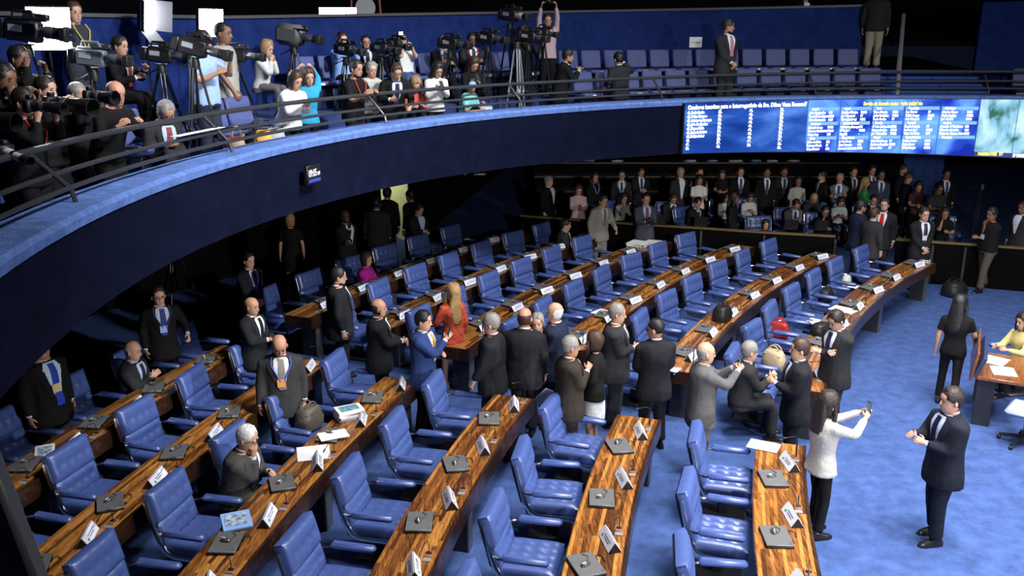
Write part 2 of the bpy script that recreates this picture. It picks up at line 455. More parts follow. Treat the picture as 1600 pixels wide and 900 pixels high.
arc_tube('top_rail', GR + .55, tz(4.345), .030, 55, 212, 120, RAILM, rl)
arc_tube('middle_rail', GR + .38, tz(4.155), .021, 55, 212, 120, RAILM, rl)
arc_tube('lower_rail', GR + .24, tz(4.055, .0006), .021, 55, 212, 120, RAILM, rl)
for px, py in [(1540, 112), (1265, 116), (1020, 123), (795, 131), (574, 150), (317, 184), (42, 240)]:
    t = RG(px, py, .55); a = math.degrees(math.atan2(t.y - GC.y, t.x - GC.x))
    b = MB(); b.tube([ring_pt(GR + .20, a, LEDGE - .02), ring_pt(GR + .24, a, 4.05), ring_pt(GR + .55, a, 4.345)], .02, 6)
    b.build('post', RAILM, rl)
a = 196.5

# ------------------------------------------------------------------ video wall on the gallery front
LEDA0, LEDA1 = 116.6, 76.0


def ledpos(u, v, off=0.):
    """u metres along the wall from its left end, v metres below the ledge"""
    a = LEDA0 - math.degrees(u / (GR - .12))
    return ring_pt(GR - .12 - off, a, LEDGE - .06 - v)


def led_h(u): return .985 + .030 * u


screen_nodes = None


def screen_mat(name, kind):
    m, nt, b = newmat(name)
    for n in list(nt.nodes):
        if n.type != 'OUTPUT_MATERIAL': nt.nodes.remove(n)
    out = nt.nodes['Material Output']
    em = nt.nodes.new('ShaderNodeEmission'); nt.links.new(em.outputs[0], out.inputs[0])
    uv = nt.nodes.new('ShaderNodeUVMap')
    cr = nt.nodes.new('ShaderNodeValToRGB'); e = cr.color_ramp.elements
    sep = nt.nodes.new('ShaderNodeSeparateXYZ'); nt.links.new(uv.outputs[0], sep.inputs[0])
    noi = nt.nodes.new('ShaderNodeTexNoise'); noi.inputs['Detail'].default_value = 3
    mp = nt.nodes.new('ShaderNodeMapping'); nt.links.new(uv.outputs[0], mp.inputs[0]); nt.links.new(mp.outputs[0], noi.inputs['Vector'])
    if kind == 'sea':
        mp.inputs['Scale'].default_value = (.45, 1.6, 1); mp.inputs['Rotation'].default_value = (0, 0, .25); noi.inputs['Scale'].default_value = 1.3; noi.inputs['Distortion'].default_value = .5
        e[0].position = .30; e[0].color = (.004, .022, .20, 1); e[1].position = .72; e[1].color = (.10, .26, .78, 1)
        x = e.new(.5); x.color = (.022, .09, .46, 1)
    elif kind == 'list':
        mp.inputs['Scale'].default_value = (1, 1, 1); noi.inputs['Scale'].default_value = 1.1; noi.inputs['Distortion'].default_value = .6
        e[0].position = .36; e[0].color = (.012, .03, .42, 1); e[1].position = .62; e[1].color = (.16, .42, .95, 1)
        x = e.new(.48); x.color = (.04, .12, .75, 1)
    else:
        mp.inputs['Scale'].default_value = (1.5, 1, 1); noi.inputs['Scale'].default_value = 1.6; noi.inputs['Distortion'].default_value = .3
        e[0].position = .36; e[0].color = (.05, .16, .10, 1); e[1].position = .62; e[1].color = (.62, .9, 1, 1)
        x = e.new(.45); x.color = (.25, .55, .75, 1)
    nt.links.new(noi.outputs['Fac'], cr.inputs[0]); nt.links.new(cr.outputs[0], em.inputs[0]); em.inputs[1].default_value = 1.15
    return m


def emis(name, c, s):
    if name in MATS: return MATS[name]
    m, nt, b = newmat(name)
    b.inputs['Base Color'].default_value = rgba((.02, .02, .02)); b.inputs['Emission Color'].default_value = rgba(c); b.inputs['Emission Strength'].default_value = s
    MATS[name] = m; return m


SEA, LIST, FEED = screen_mat('screen_sea', 'sea'), screen_mat('screen_list', 'list'), screen_mat('screen_feed', 'feed')
TXW = emis('text_white', (.9, .95, 1), 3.0); TXY = emis('text_yellow', (1, .85, .12), 1.6); TXB = emis('bar_light_blue', (.22, .52, 1), 1.1)
wall = empty('video_wall', ledpos(4.5, .5)); tag(wall, 'wide curved blue video wall listing speakers on the gallery front', 'video wall')
W0 = wall.location.copy()


def uvpanel(name, u0, u1, v0, v1, m, off, parent, th=.05, bottom=None):
    n = max(4, int((u1 - u0) * 4)); vs = []; fs = []
    for i in range(n + 1):
        u = u0 + (u1 - u0) * i / n
        vb = v1 if bottom is None else bottom(u)
        for v in (v0, vb):
            vs.append(ledpos(u, v, off) - W0)
    nf = len(vs)
    for i in range(n + 1):
        u = u0 + (u1 - u0) * i / n
        vb = v1 if bottom is None else bottom(u)
        for v in (v0, vb): vs.append(ledpos(u, v, off - th) - W0)
    for i in range(n): fs.append((2 * i, 2 * i + 1, 2 * i + 3, 2 * i + 2)); fs.append((nf + 2 * i, nf + 2 * i + 2, nf + 2 * i + 3, nf + 2 * i + 1)); fs.append((2 * i, 2 * i + 2, nf + 2 * i + 2, nf + 2 * i)); fs.append((2 * i + 1, nf + 2 * i + 1, nf + 2 * i + 3, 2 * i + 3))
    fs.append((0, nf, nf + 1, 1)); fs.append((2 * n, 2 * n + 1, nf + 2 * n + 1, nf + 2 * n))
    me = bpy.data.meshes.new(name); me.from_pydata([tuple(p) for p in vs], [], fs); me.materials.append(m)
    uvl = me.uv_layers.new()
    for L in me.loops:
        i = L.vertex_index % nf; u = u0 + (u1 - u0) * (i // 2) / n
        vb = v1 if bottom is None else bottom(u)
        uvl.data[L.index].uv = (u, -(v0 if i % 2 == 0 else vb))
    o = bpy.data.objects.new(name, me); COL.objects.link(o); o.parent = parent
    return o


def u_of(px, py=195):
    p = RG(px, py, -.12); a = math.degrees(math.atan2(p.y - GC.y, p.x - GC.x)); return R_(LEDA0 - a) * (GR - .12)


US = [u_of(x) for x in (1070, 1118, 1166, 1214, 1261, 1311, 1361, 1411, 1467, 1528, 1588, 1650)]
uvpanel('backing', US[0] - .02, US[-1], -.01, 1.1, BLACK, -.03, wall, .06, lambda u: led_h(u) + .02)
GAPU = .022
for i in range(11):
    m = SEA if i < 4 else (LIST if i < 9 else FEED)
    uvpanel('screen_panel', US[i] + GAPU / 2, US[i + 1] - GAPU / 2, 0, 1, m, 0, wall, .03, (lambda u: led_h(u) - .09) if i >= 9 else led_h)
BLUEBAR = emis('bar_deep_blue', (.01, .03, .30), 1.0)


def strip_uv(name, u0, u1, f0, f1, m, off=.004):
    """strip between two curves v=f(u)"""
    n = 4; vs = []; fs = []
    for i in range(n + 1):
        u = u0 + (u1 - u0) * i / n
        vs += [ledpos(u, f0(u), off) - W0, ledpos(u, f1(u), off) - W0]
    for i in range(n): fs.append((2 * i, 2 * i + 1, 2 * i + 3, 2 * i + 2))
    me = bpy.data.meshes.new(name); me.from_pydata([tuple(p) for p in vs], [], fs); me.materials.append(m)
    o = bpy.data.objects.new(name, me); COL.objects.link(o); o.parent = wall; return o


strip_uv('caption_bar', US[9], US[11], lambda u: led_h(u) - .09, led_h, BLUEBAR, .001)


def text_mesh(body, size, bold=0., xscale=1.):
    cu = bpy.data.curves.new('t', 'FONT'); cu.body = body; cu.size = size; cu.offset = bold; cu.resolution_u = 2
    o = bpy.data.objects.new('t', cu); COL.objects.link(o)
    dg = bpy.context.evaluated_depsgraph_get(); dg.update()
    me = bpy.data.meshes.new_from_object(o.evaluated_get(dg))
    vs = [(v.co.x * xscale, v.co.y) for v in me.vertices]; fs = [tuple(p.vertices) for p in me.polygons]
    bpy.data.objects.remove(o, do_unlink=True); bpy.data.curves.remove(cu); bpy.data.meshes.remove(me)
    return vs, fs


def wall_text(body, u, v, size, m=None, bold=.006, xs=.92, name='text_line', width=None):
    vs, fs = text_mesh(body, size, bold, xs)
    if not vs: return
    k = 1.
    if width: k = width / max(p[0] for p in vs)
    vv = [ledpos(u + x * k, v + .0 - y * 1.0, .008) - W0 for x, y in vs]
    me = bpy.data.meshes.new(name); me.from_pydata([tuple(p) for p in vv], [], fs); me.materials.append(m or TXW)
    o = bpy.data.objects.new(name, me); COL.objects.link(o); o.parent = wall


wall_text('Oradores inscritos para o Interrogatório da Sra. Dilma Vana Rousseff', US[0] + .05, .115, .115, bold=.005, width=US[4] - US[0] - .1)
N41 = ['Paulo Rocha', 'Fátima Bezerra', 'Cristovam Buarque', 'João Capiberibe', 'Magno Malta', 'Rose de Freitas', 'Dalirio Beber']
for i in range(10):
    wall_text('%d. %s' % (41 + i, N41[i] if i < 7 else ''), US[0] + .05, .205 + i * .0785, .074, xs=.85)
    wall_text('%d.' % (51 + i), US[1] + .05, .205 + i * .0785, .074)
    wall_text('%d.' % (61 + i), US[2] + .05, .205 + i * .0785, .074)
for i in range(11): wall_text('%d.' % (71 + i), US[3] + .05, .205 + i * .0785, .074)
wall_text('Sessão do Senado como órgão judiciário', US[5] + .5, .12, .10, TXY, width=US[8] - US[5] - .9)
DATA = [[('Amapá', ['João Capiberibe PSB', 'Randolfe Rodrigues REDE', 'Davi Alcolumbre DEM']), ('Amazonas', ['Eduardo Braga PMDB', 'Vanessa Grazziotin PCdoB', 'Omar Aziz PSD']), ('Bahia', ['Lídice da Mata PSB', 'Roberto Muniz PP', 'Otto Alencar PSD'])],
        [('Ceará', ['Eunício Oliveira PMDB', 'José Pimentel PT', 'Tasso Jereissati PSDB']), ('Distrito Federal', ['Cristovam Buarque PPS', 'Hélio José PMDB', 'Reguffe -']), ('Minas Gerais', ['Aécio Neves PSDB', 'Zeze Perrella PTB', 'Antonio Anastasia PSDB'])],
        [('Pará', ['Flexa Ribeiro PSDB', 'Jader Barbalho PMDB', 'Paulo Rocha PT']), ('Paraíba', ['Cássio Cunha Lima PSDB', 'Raimundo Lira PMDB', 'José Maranhão PMDB']), ('Paraná', ['Gleisi Hoffmann PT', 'Roberto Requião PMDB', 'Alvaro Dias PV'])],
        [('Rondônia', ['Ivo Cassol PP', 'Valdir Raupp PMDB', 'Acir Gurgacz PDT']), ('Roraima', ['Ângela Portela PT', 'Romero Jucá PMDB', 'Telmário Mota PDT']), ('Santa Catarina', ['Dalirio Beber PSDB', 'Paulo Bauer PSDB', 'Dário Berger PMDB'])],
        [('São Paulo', ['Aloysio Nunes PSDB', 'Marta Suplicy PMDB', 'José Aníbal PSDB']), ('Sergipe', ['Antonio C Valadares PSB', 'Eduardo Amorim PSC', 'Maria do Carmo Alves DEM']), ('Tocantins', [])]]
for ci, colm in enumerate(DATA):
    u0, u1 = US[4 + ci], US[5 + ci]
    for gi, (st_, names) in enumerate(colm):
        v0 = .150 + gi * .305
        strip_uv('header_bar', u0 + .02, u1 - .03, lambda u, v0=v0: v0, lambda u, v0=v0: v0 + .07, TXB)
        wall_text(st_, u0 + .09, v0 + .058, .058)
        for ni, nm in enumerate(names):
            a_, b_ = nm.rsplit(' ', 1); v = v0 + .07 + .074 * (ni + 1) - .008
            wall_text(a_, u0 + .03, v, .070, xs=.80, bold=.004)
            wall_text(b_, u1 - .26, v, .066, xs=.76, bold=.004)
        
wall_text('PRESENTES  77', US[9] + .08, led_h(US[9]) - .012, .085, TXY)
wall_text('29/08/2016', US[10] + .02, led_h(US[10]) - .012, .085)

# clock on the gallery front
ck = RG(485, 272, -.06); ca = math.atan2(GC.y - ck.y, GC.x - ck.x)
clock = empty('wall_clock', ck, ca); tag(clock, 'small black digital clock display on the gallery front', 'clock')
b = MB(); b.box((0.03, 0, 0), (.06, .33, .24), bev=.008); b.build('casing', BLACK, clock)
b = MB(); b.box((.062, 0, -.075), (.004, .27, .035)); b.build('blue_bar', emis('clock_bar', (.03, .1, .9), .9), clock, False)


def flat_text(body, size, name, parent, m, origin, right, up, bold=.0, width=None, off=.003, xs=1.):
    vs, fs = text_mesh(body, size, bold, xs)
    if not vs: return
    k = (width / max(p[0] for p in vs)) if width else 1.
    right = Vector(right); up = Vector(up); n = right.cross(up)
    me = bpy.data.meshes.new(name); me.from_pydata([tuple(Vector(origin) + right * (x * k) + up * y + n * off) for x, y in vs], [], fs); me.materials.append(m)
    o = bpy.data.objects.new(name, me); COL.objects.link(o); o.parent = parent; return o


flat_text('09:05', .13, 'time_digits', clock, emis('clock_white', (.9, .93, 1), 1.4), (.062, -.14, -.02), (0, 1, 0), (0, 0, 1), .003, .19)
flat_text('09', .07, 'seconds_digits', clock, MATS['clock_white'], (.062, .065, -.02), (0, 1, 0), (0, 0, 1), .002, .065)

# ================================================================== DESKS
ROWN = [(21.94, 162.0, 177), (23.61, 161.5, 177), (25.25, 161.2, 177), (26.88, 161.0, 177), (28.37, 160.5, 176), (29.77, 160.3, 172)]
ROWF = [(21.79, 135.6, 157.4), (23.49, 137.4, 157.3), (25.16, 138.6, 156.6), (26.77, 140.2, 158.0), (28.26, 141.2, 157.0), (29.78, 142.7, 157.2)]
RNAME = ['front', 'second', 'third', 'fourth', 'fifth', 'rearmost']
LAPN = [[164.5 + 3.05 * k for k in range(5)], [163.7 + 2.95 * k for k in range(5)], [163.0 + 2.8 * k for k in range(5)], [162.6 + 2.5 * k for k in range(5)], [162.2 + 2.3 * k for k in range(5)], [161.5 + 2.17 * k for k in range(5)]]
LAPF = [[136.5, 139.9, 142.8, 146.0, 149.1, 152.1, 155.2], [138.2 + 2.88 * k for k in range(7)], [139.6 + 2.62 * k for k in range(7)], [143.1 + 2.48 * k for k in range(6)], [141.8 + 2.28 * k for k in range(7)], [144.6 + 2.18 * k for k in range(6)]]
DTOP = .76


def arc_block(b, c0, r0, r1, a0, a1, z0, z1, n):
    rings = []
    for i in range(n + 1):
        a = a0 + (a1 - a0) * i / n
        rings.append([desk_pt(r1, a, z0) - c0, desk_pt(r0, a, z0) - c0, desk_pt(r0, a, z1) - c0, desk_pt(r1, a, z1) - c0])
    b.loft(rings)


def make_desk(rl, a0, a1, strips, label):
    rc, rf = rl + .20, rl - .33
    mid = desk_pt(rl, (a0 + a1) / 2, 0)
    d = empty('curved_desk', mid); tag(d, label, 'desk', 'curved wooden desk rows')
    n = max(8, int((a1 - a0) / .8))
    b = MB(); arc_block(b, mid, rf, rc, a0, a1, DTOP - .05, DTOP - (.004 if strips else 0), n); b.build('desktop', WOODB if strips else WOODP, d, angle=30)
    b = MB(); arc_block(b, mid, rf - .012, rf + .02, a0, a1, DTOP - .19, DTOP + .008, n); b.build('front_apron', DARKW, d, angle=30)
    b = MB(); arc_block(b, mid, rc - .03, rc - .01, a0 + .1, a1 - .1, DTOP - .12, DTOP - .05, n); b.build('back_rail', DARKW, d, angle=30)
    for ae in (a0, a1):
        b = MB(); arc_block(b, mid, rf, rc - .01, ae - .04, ae + .04, DTOP - .19, DTOP - .006, 1); b.build('end_panel', DARKW, d, angle=30)
    if strips:
        NS = 13; lane = (rc - rf - .03) / NS; rnd = random.Random(int(rl * 100))
        for k in range(NS):
            r0 = rf + .022 + lane * k; a = a0
            while a < a1 - .05:
                da = math.degrees(rnd.uniform(.5, 1.4) / rl); e = min(a + da, a1)
                if a1 - e < .5: e = a1
                b = MB(); arc_block(b, mid, r0 + .0012, r0 + lane - .0012, a + .003, e - .003, DTOP - .006, DTOP + rnd.uniform(-.0006, .0008), 2)
                b.build('wood_strip', WOOD, d, False); a = e
    # paired leg panels
    length = R_(a1 - a0) * rl; m = max(2, int(round(length / 2.4)) + 1)
    for k in range(m):
        a = a0 + .55 + (a1 - a0 - 1.1) * k / (m - 1)
        for s in (-1, 1):
            aa = a + s * math.degrees(.05 / rl)
            b = MB(); arc_block(b, mid, rf + .08, rf + .36, aa - .04, aa + .04, 0, DTOP - .05, 1); b.build('leg', LEGB, d, False)
        b = MB(); arc_block(b, mid, rf + .06, rf + .08, a - .17, a + .17, 0, DTOP - .05, 1); b.build('leg_edge', GREYM, d, False)
    return d


for i, (rl, a0, a1) in enumerate(ROWN):
    make_desk(rl, a0, a1, i < 5, 'long curved striped wood desk, %s row of the near block' % RNAME[i])
for i, (rl, a0, a1) in enumerate(ROWF):
    make_desk(rl, a0, a1, i < 3, 'long curved striped wood desk, %s row of the far block' % RNAME[i])


# ================================================================== CHAIR
def cushion(b, c, ux, uy, n, w, h, th, nb, mb, depth=.02):
    """puffy tufted pad: centre c, width along ux, height along uy, front normal n"""
    NX, NY = 20, 12; rings = []
    c, ux, uy, n = Vector(c), Vector(ux), Vector(uy), Vector(n)
    bt = [((i + 1) / (nb + 1) * 2 - 1, (j + 1) / (mb + 1) * 2 - 1) for i in range(nb) for j in range(mb)]

    def edge(t): return (1 - abs(t) ** 5) ** .5
    vs = []; fs = []
    for j in range(NY + 1):
        for i in range(NX + 1):
            x = i / NX * 2 - 1; y = j / NY * 2 - 1
            z = th / 2 * (.35 + .65 * edge(x) * edge(y))
            for bx, by in bt:
                dd = ((x - bx) * w / 2) ** 2 + ((y - by) * h / 2) ** 2
                z -= depth * math.exp(-dd / .0013)
                z -= depth * .16 * math.exp(-((x - bx) * w / 2) ** 2 / .0003)
            vs.append(c + ux * (x * w / 2) + uy * (y * h / 2) + n * z)
    for j in range(NY):
        for i in range(NX):
            q = j * (NX + 1) + i; fs.append((q, q + 1, q + NX + 2, q + NX + 1))
    # back side
    n0 = len(vs); per = [i for i in range(NX + 1)] + [j * (NX + 1) + NX for j in range(1, NY + 1)] + [NY * (NX + 1) + i for i in range(NX - 1, -1, -1)] + [j * (NX + 1) for j in range(NY - 1, 0, -1)]
    for k in per:
        x = (k % (NX + 1)) / NX * 2 - 1; y = (k // (NX + 1)) / NY * 2 - 1
        vs.append(c + ux * (x * w / 2 * .97) + uy * (y * h / 2 * .97) - n * (th / 2))
    L = len(per)
    for k in range(L): fs.append((per[k], n0 + k, n0 + (k + 1) % L, per[(k + 1) % L]))
    fs.append(tuple(n0 + k for k in range(L))[::-1])
    b.add(vs, fs)


def make_chair():
    c = empty('swivel_armchair')
    tilt = R_(14); up = Vector((-math.sin(tilt), 0, math.cos(tilt))); nf = Vector((math.cos(tilt), 0, math.sin(tilt)))
    b = MB(); cushion(b, (.02, 0, .445), (0, -1, 0), (1, 0, 0), (0, 0, 1), .60, .56, .15, 4, 3, .026)
    # turn winding: front normal is +z
    b.build('seat', LEATHER, c, angle=60)
    b = MB(); b.box((.02, 0, .36), (.52, .54, .03), bev=.01); b.build('seat_pan', DKFRAME, c)
    base = Vector((-.235, 0, .50))
    b = MB(); cushion(b, base + up * .10, (0, 1, 0), up, nf, .60, .24, .11, 4, 1, .030); b.build('lower_back_cushion', LEATHER, c, angle=60)
    b = MB(); cushion(b, base + up * .37 + nf * .012, (0, 1, 0), up, nf, .61, .31, .13, 4, 1, .026); b.build('upper_back_cushion', LEATHER, c, angle=60)
    b = MB(); b.box(base + up * .25 - nf * .065, (.03, .56, .50), Matrix((nf, Vector((0, 1, 0)), up)).transposed(), bev=.012); b.build('back_shell', DKFRAME, c)
    for s in (-1, 1):
        y = s * .318
        pts = [base + up * .46 - nf * .02 + Vector((0, y, 0)), base + up * .2 - nf * .02 + Vector((0, y, 0)), base - nf * .015 + up * .03 + Vector((0, y, 0)), Vector((-.20, y, .415)), Vector((-.12, y, .375)), Vector((.27, y, .365))]
        b = MB(); b.tube(pts, .017, 6, flat=1.7); b.build('side_frame', CHROME, c)
        ay = s * .36
        b = MB(); b.tube([base + up * .14 + Vector((0, y, 0)), Vector((-.21, ay, .635)), Vector((-.13, ay, .645))], .014, 6); b.build('arm_bracket', CHROME, c)
        b = MB(); b.box((.04, ay, .655), (.44, .095, .066), bev=.026); b.build('armrest', LEATHER, c)
    b = MB(); b.box((0, 0, .2), (.12, .10, .30), bev=.015); b.build('pedestal', LEGB, c)
    b = MB(); b.box((0, 0, .025), (.52, .34, .05), bev=.018); b.build('foot_plate', mat('plate_grey', (.06, .065, .075), .45, .3), c)
    return c


CHAIR = make_chair()
chair_used = [False]


def place_chair(pos, yaw, label, group='blue leather armchairs along the desk rows'):
    o = CHAIR if not chair_used[0] else copy_tree(CHAIR)
    if not chair_used[0]:
        copy_tree(CHAIR, None) if False else None
        KIDS[CHAIR.name] = list(CHAIR.children)
    chair_used[0] = True
    o.location = (pos[0], pos[1], pos[2] if len(pos) > 2 else 0); o.rotation_euler = (0, 0, yaw)
    tag(o, label, 'chair', group)
    return o


# ================================================================== DESK THINGS
def make_laptop():
    c = empty('laptop')
    b = MB(); b.box((0, 0, .012), (.25, .35, .022), bev=.006); b.build('base', BLACK, c)
    b = MB(); b.box((0, 0, .029), (.25, .35, .011), bev=.005); b.build('lid', LAPTOP, c)
    b = MB(); b.box((-.128, .08, .017), (.02, .05, .012)); b.box((-.128, -.08, .017), (.02, .05, .012)); b.build('hinge', BLACK, c)
    b = MB(); pts = [(-.02, -.15, .038), (-.06, -.10, .038), (-.03, -.04, .038), (.02, -.02, .038)]; b.tube(pts, .003, 5); b.build('mouse_cable', BLACK, c)
    b = MB(); b.box((-.10, .135, .0352), (.02, .03, .001)); b.build('badge', mat('badge_grey', (.2, .2, .22), .3, .6), c, False)
    b = MB(); b.tube([(-.12, -.13, .012), (-.17, -.14, .008), (-.20, -.10, .006), (-.19, -.02, .006)], .004, 5); b.build('power_cable', BLACK, c)
    return c


def make_mouse():
    c = empty('computer_mouse')
    b = MB(); rings = []
    for x, ww, h in [(-.052, .012, .008), (-.045, .024, .020), (-.02, .031, .032), (.01, .031, .034), (.035, .027, .026), (.052, .012, .010)]:
        rings.append([(x, ww * math.cos(t), max(0, h * math.sin(t))) for t in [math.pi * k / 8 for k in range(9)]])
    b.loft(rings); b.build('shell', MOUSEM, c)
    b = MB(); b.box((.022, 0, .030), (.05, .012, .010), bev=.004); b.build('wheel_strip', MOUSEW, c)
    return c


def make_plate():
    c = empty('name_plate')
    L, H, D = .34, .098, .062
    b = MB(); b.poly([(-D, -L / 2, 0), (D, -L / 2, 0), (0, -L / 2, H)], (0, L, 0)); b.build('holder', BLACK, c, False)
    for s in (-1, 1):
        nrm = Vector((s * H, 0, D)).normalized(); e = Vector((0, 1, 0)); upv = Vector((-s * D, 0, H)).normalized(); ctr = Vector((s * D / 2, 0, H / 2)) + nrm * .0025
        Mx = Matrix((nrm, e, upv)).transposed()
        b = MB(); b.box(ctr, (.004, L * .97, .106), Mx); f = b.build('card', CARD, c, False)
        b = MB()
        for j, (wd, off) in enumerate([(.17, .014), (.13, -.008)]):
            b.box(ctr + nrm * .003 + upv * off + e * (-.02 * s * -1 if s < 0 else .02), (.001, wd, .007), Mx)
        b.build('printed_name', mat('ink', (.05, .05, .09), .7), f, False)
        b = MB(); b.box(ctr + nrm * .003 - upv * .012 + e * (.09 * (1 if s < 0 else -1)), (.001, .035, .024), Mx); b.build('flag_emblem', FLAG0, f, False)
    return c


mat('socket_copper', (.30, .13, .06), .4, .2); mat('connector_grey', (.35, .35, .34), .4, .4)
FLAG0 = mat('flag_green', (.05, .35, .10), .6)


def make_mic():
    c = empty('gooseneck_microphone')
    b = MB(); b.box((0, 0, .008), (.075, .10, .016), bev=.003); b.build('socket_plate', mat('socket_copper', (.30, .13, .06), .4, .2), c)
    b = MB(); b.box((.0, 0, .02), (.05, .03, .014), bev=.003); b.build('switch_block', BLACK, c)
    b = MB(); b.box((0, .085, .005), (.07, .055, .008)); b.build('connector_plate', mat('connector_grey', (.35, .35, .34), .4, .4), c, False)
    b = MB(); b.tube([(0, 0, .02), (0, 0, .10), (.005, .02, .15), (.02, .09, .165), (.03, .16, .13)], .0045, 6); n = b.build('gooseneck', BLACK, c)
    b = MB(); b.tube([(.03, .16, .13), (.033, .18, .12), (.036, .20, .11)], [.007, .010, .006], 8); b.build('capsule', BLACK, c)
    return c


def make_upright_mic():
    c = empty('gooseneck_microphone')
    b = MB(); b.box((0, 0, .008), (.075, .10, .016), bev=.003); b.build('socket_plate', MATS['socket_copper'], c)
    b = MB(); b.box((0, .085, .005), (.07, .055, .008)); b.build('connector_plate', MATS['connector_grey'], c, False)
    b = MB(); b.tube([(0, 0, .015), (0, 0, .20)], .008, 8); b.build('stem', BLACK, c)
    b = MB(); b.tube([(0, 0, .2), (.0, -.0, .23), (.03, .02, .26), (.12, .06, .25)], .0045, 6); b.build('gooseneck', BLACK, c)
    b = MB(); b.tube([(.12, .06, .25), (.15, .075, .245)], .009, 8); b.build('capsule', BLACK, c)
    return c


PROTO = {}


def put(kind, maker, pos, yaw, label, cat, group):
    if kind not in PROTO:
        o = maker(); PROTO[kind] = o; KIDS[o.name] = list(o.children)
        for ch in o.children: KIDS[ch.name] = list(ch.children)
    else:
        o = copy_tree(PROTO[kind])
    o.location = pos; o.rotation_euler = (0, 0, yaw); tag(o, label, cat, group)
    return o


rj = random.Random(3)
NOLAP = {('F', 0, 6)}
for blk, rows, laps, coff, poff, roff in (('N', ROWN, LAPN, -1.25, -1.05, .60), ('F', ROWF, LAPF, .75, .45, .62)):
    bn = 'near' if blk == 'N' else 'far'
    for i, (rl, a0, a1) in enumerate(rows):
        order = laps[i] if blk == 'N' else sorted(laps[i], reverse=True)
        for k, a in enumerate(order):
            place = '%s from the aisle, %s row of the %s block' % (ORD(k), RNAME[i], bn)
            if blk == 'N' and a > a1 - 1: continue
            inward = R_(a + 180)
            if (blk, i, k) not in {('F', 0, 0)}:
                p = desk_pt(rl, a, DTOP + .002); ly = inward + R_(180 + rj.uniform(-14, 14) + (22 if blk == 'N' else -8))
                put('laptop', make_laptop, p, ly, 'closed dark grey laptop, %s' % place, 'laptop', 'closed laptops on the desks')
                put('mouse', make_mouse, p + RZ(ly) @ Vector((.01, -.03 + rj.uniform(-.03, .05), .035)), ly + R_(rj.uniform(-60, 60) + 40), 'computer mouse lying on the laptop %s' % place, 'mouse', 'mice on the laptops')
            put('plate', make_plate, desk_pt(rl - .17, a + poff, DTOP + .002), inward + R_(rj.uniform(-8, 8) + (16 if blk == 'N' else -6)), 'pale tent name card, %s' % place, 'name plate', 'name plates on the desks')
            if k == 0: put('upmic', make_upright_mic, desk_pt(rl - .235, a + poff - (.55 if blk == 'N' else -.5), DTOP + .002), inward + R_(180), 'upright gooseneck microphone at the aisle end, %s row of the %s block' % (RNAME[i], bn), 'microphone', 'desk microphones')
            else: put('mic', make_mic, desk_pt(rl - .235, a + poff - .62, DTOP + .002), inward + R_(180), 'bent gooseneck microphone, %s' % place, 'microphone', 'desk microphones')
            ca_ = a + coff
            if blk == 'N' and i == 3 and k == 0: ca_ -= .3
            cp = desk_pt(rl + roff - (.10 if blk == 'N' and i == 0 else 0), ca_)
            place_chair(cp, R_(ca_ + 180) + R_(rj.uniform(-7, 7) - (4 if blk == 'F' else 0)), 'blue tufted leather armchair, %s' % place)
for k, f in enumerate([o for o in bpy.data.objects if o.name.startswith('flag_emblem')]):
    pass


# ================================================================== PEOPLE
def ik(a, t, l1, l2, pole):
    a, t = Vector(a), Vector(t); d = t - a; L = d.length
    if L > (l1 + l2) * .995: t = a + d * ((l1 + l2) * .995 / L); d = t - a; L = d.length
    L = max(L, abs(l1 - l2) + .02); u = d.normalized()
    x = (l1 * l1 - l2 * l2 + L * L) / (2 * L); h = math.sqrt(max(0, l1 * l1 - x * x))
    p = Vector(pole); p = p - u * p.dot(u)
    p = p.normalized() if p.length > 1e-6 else Vector((1, 0, 0))
    return a + u * x + p * h, t


TM = [(-.26, .182, .125), (-.12, .18, .125), (0, .172, .12), (.12, .160, .116), (.25, .165, .122), (.36, .185, .128), (.43, .198, .116), (.475, .19, .098), (.51, .145, .08), (.535, .08, .068), (.60, .056, .058)]
TF = [(-.26, .182, .13), (-.12, .18, .13), (0, .165, .118), (.12, .132, .098), (.25, .145, .122), (.34, .160, .134), (.42, .170, .108), (.465, .165, .088), (.50, .12, .072), (.53, .068, .06), (.60, .047, .05)]
HEAD = [(-.015, .036, .045, .036), (.0, .045, .070, .045), (.02, .055, .085, .055), (.05, .063, .091, .070), (.08, .068, .092, .084), (.11, .072, .089, .094), (.14, .075, .095, .100), (.17, .074, .088, .100), (.20, .064, .064, .083), (.222, .042, .036, .054), (.234, .012, .010, .016)]


def lerp_tab(tab, t):
    if t <= tab[0][0]: return tab[0][1:]
    for p, q in zip(tab, tab[1:]):
        if t <= q[0]:
            k = (t - p[0]) / (q[0] - p[0]); k = k
            return [a + (b - a) * k for a, b in zip(p[1:], q[1:])]
    return tab[-1][1:]


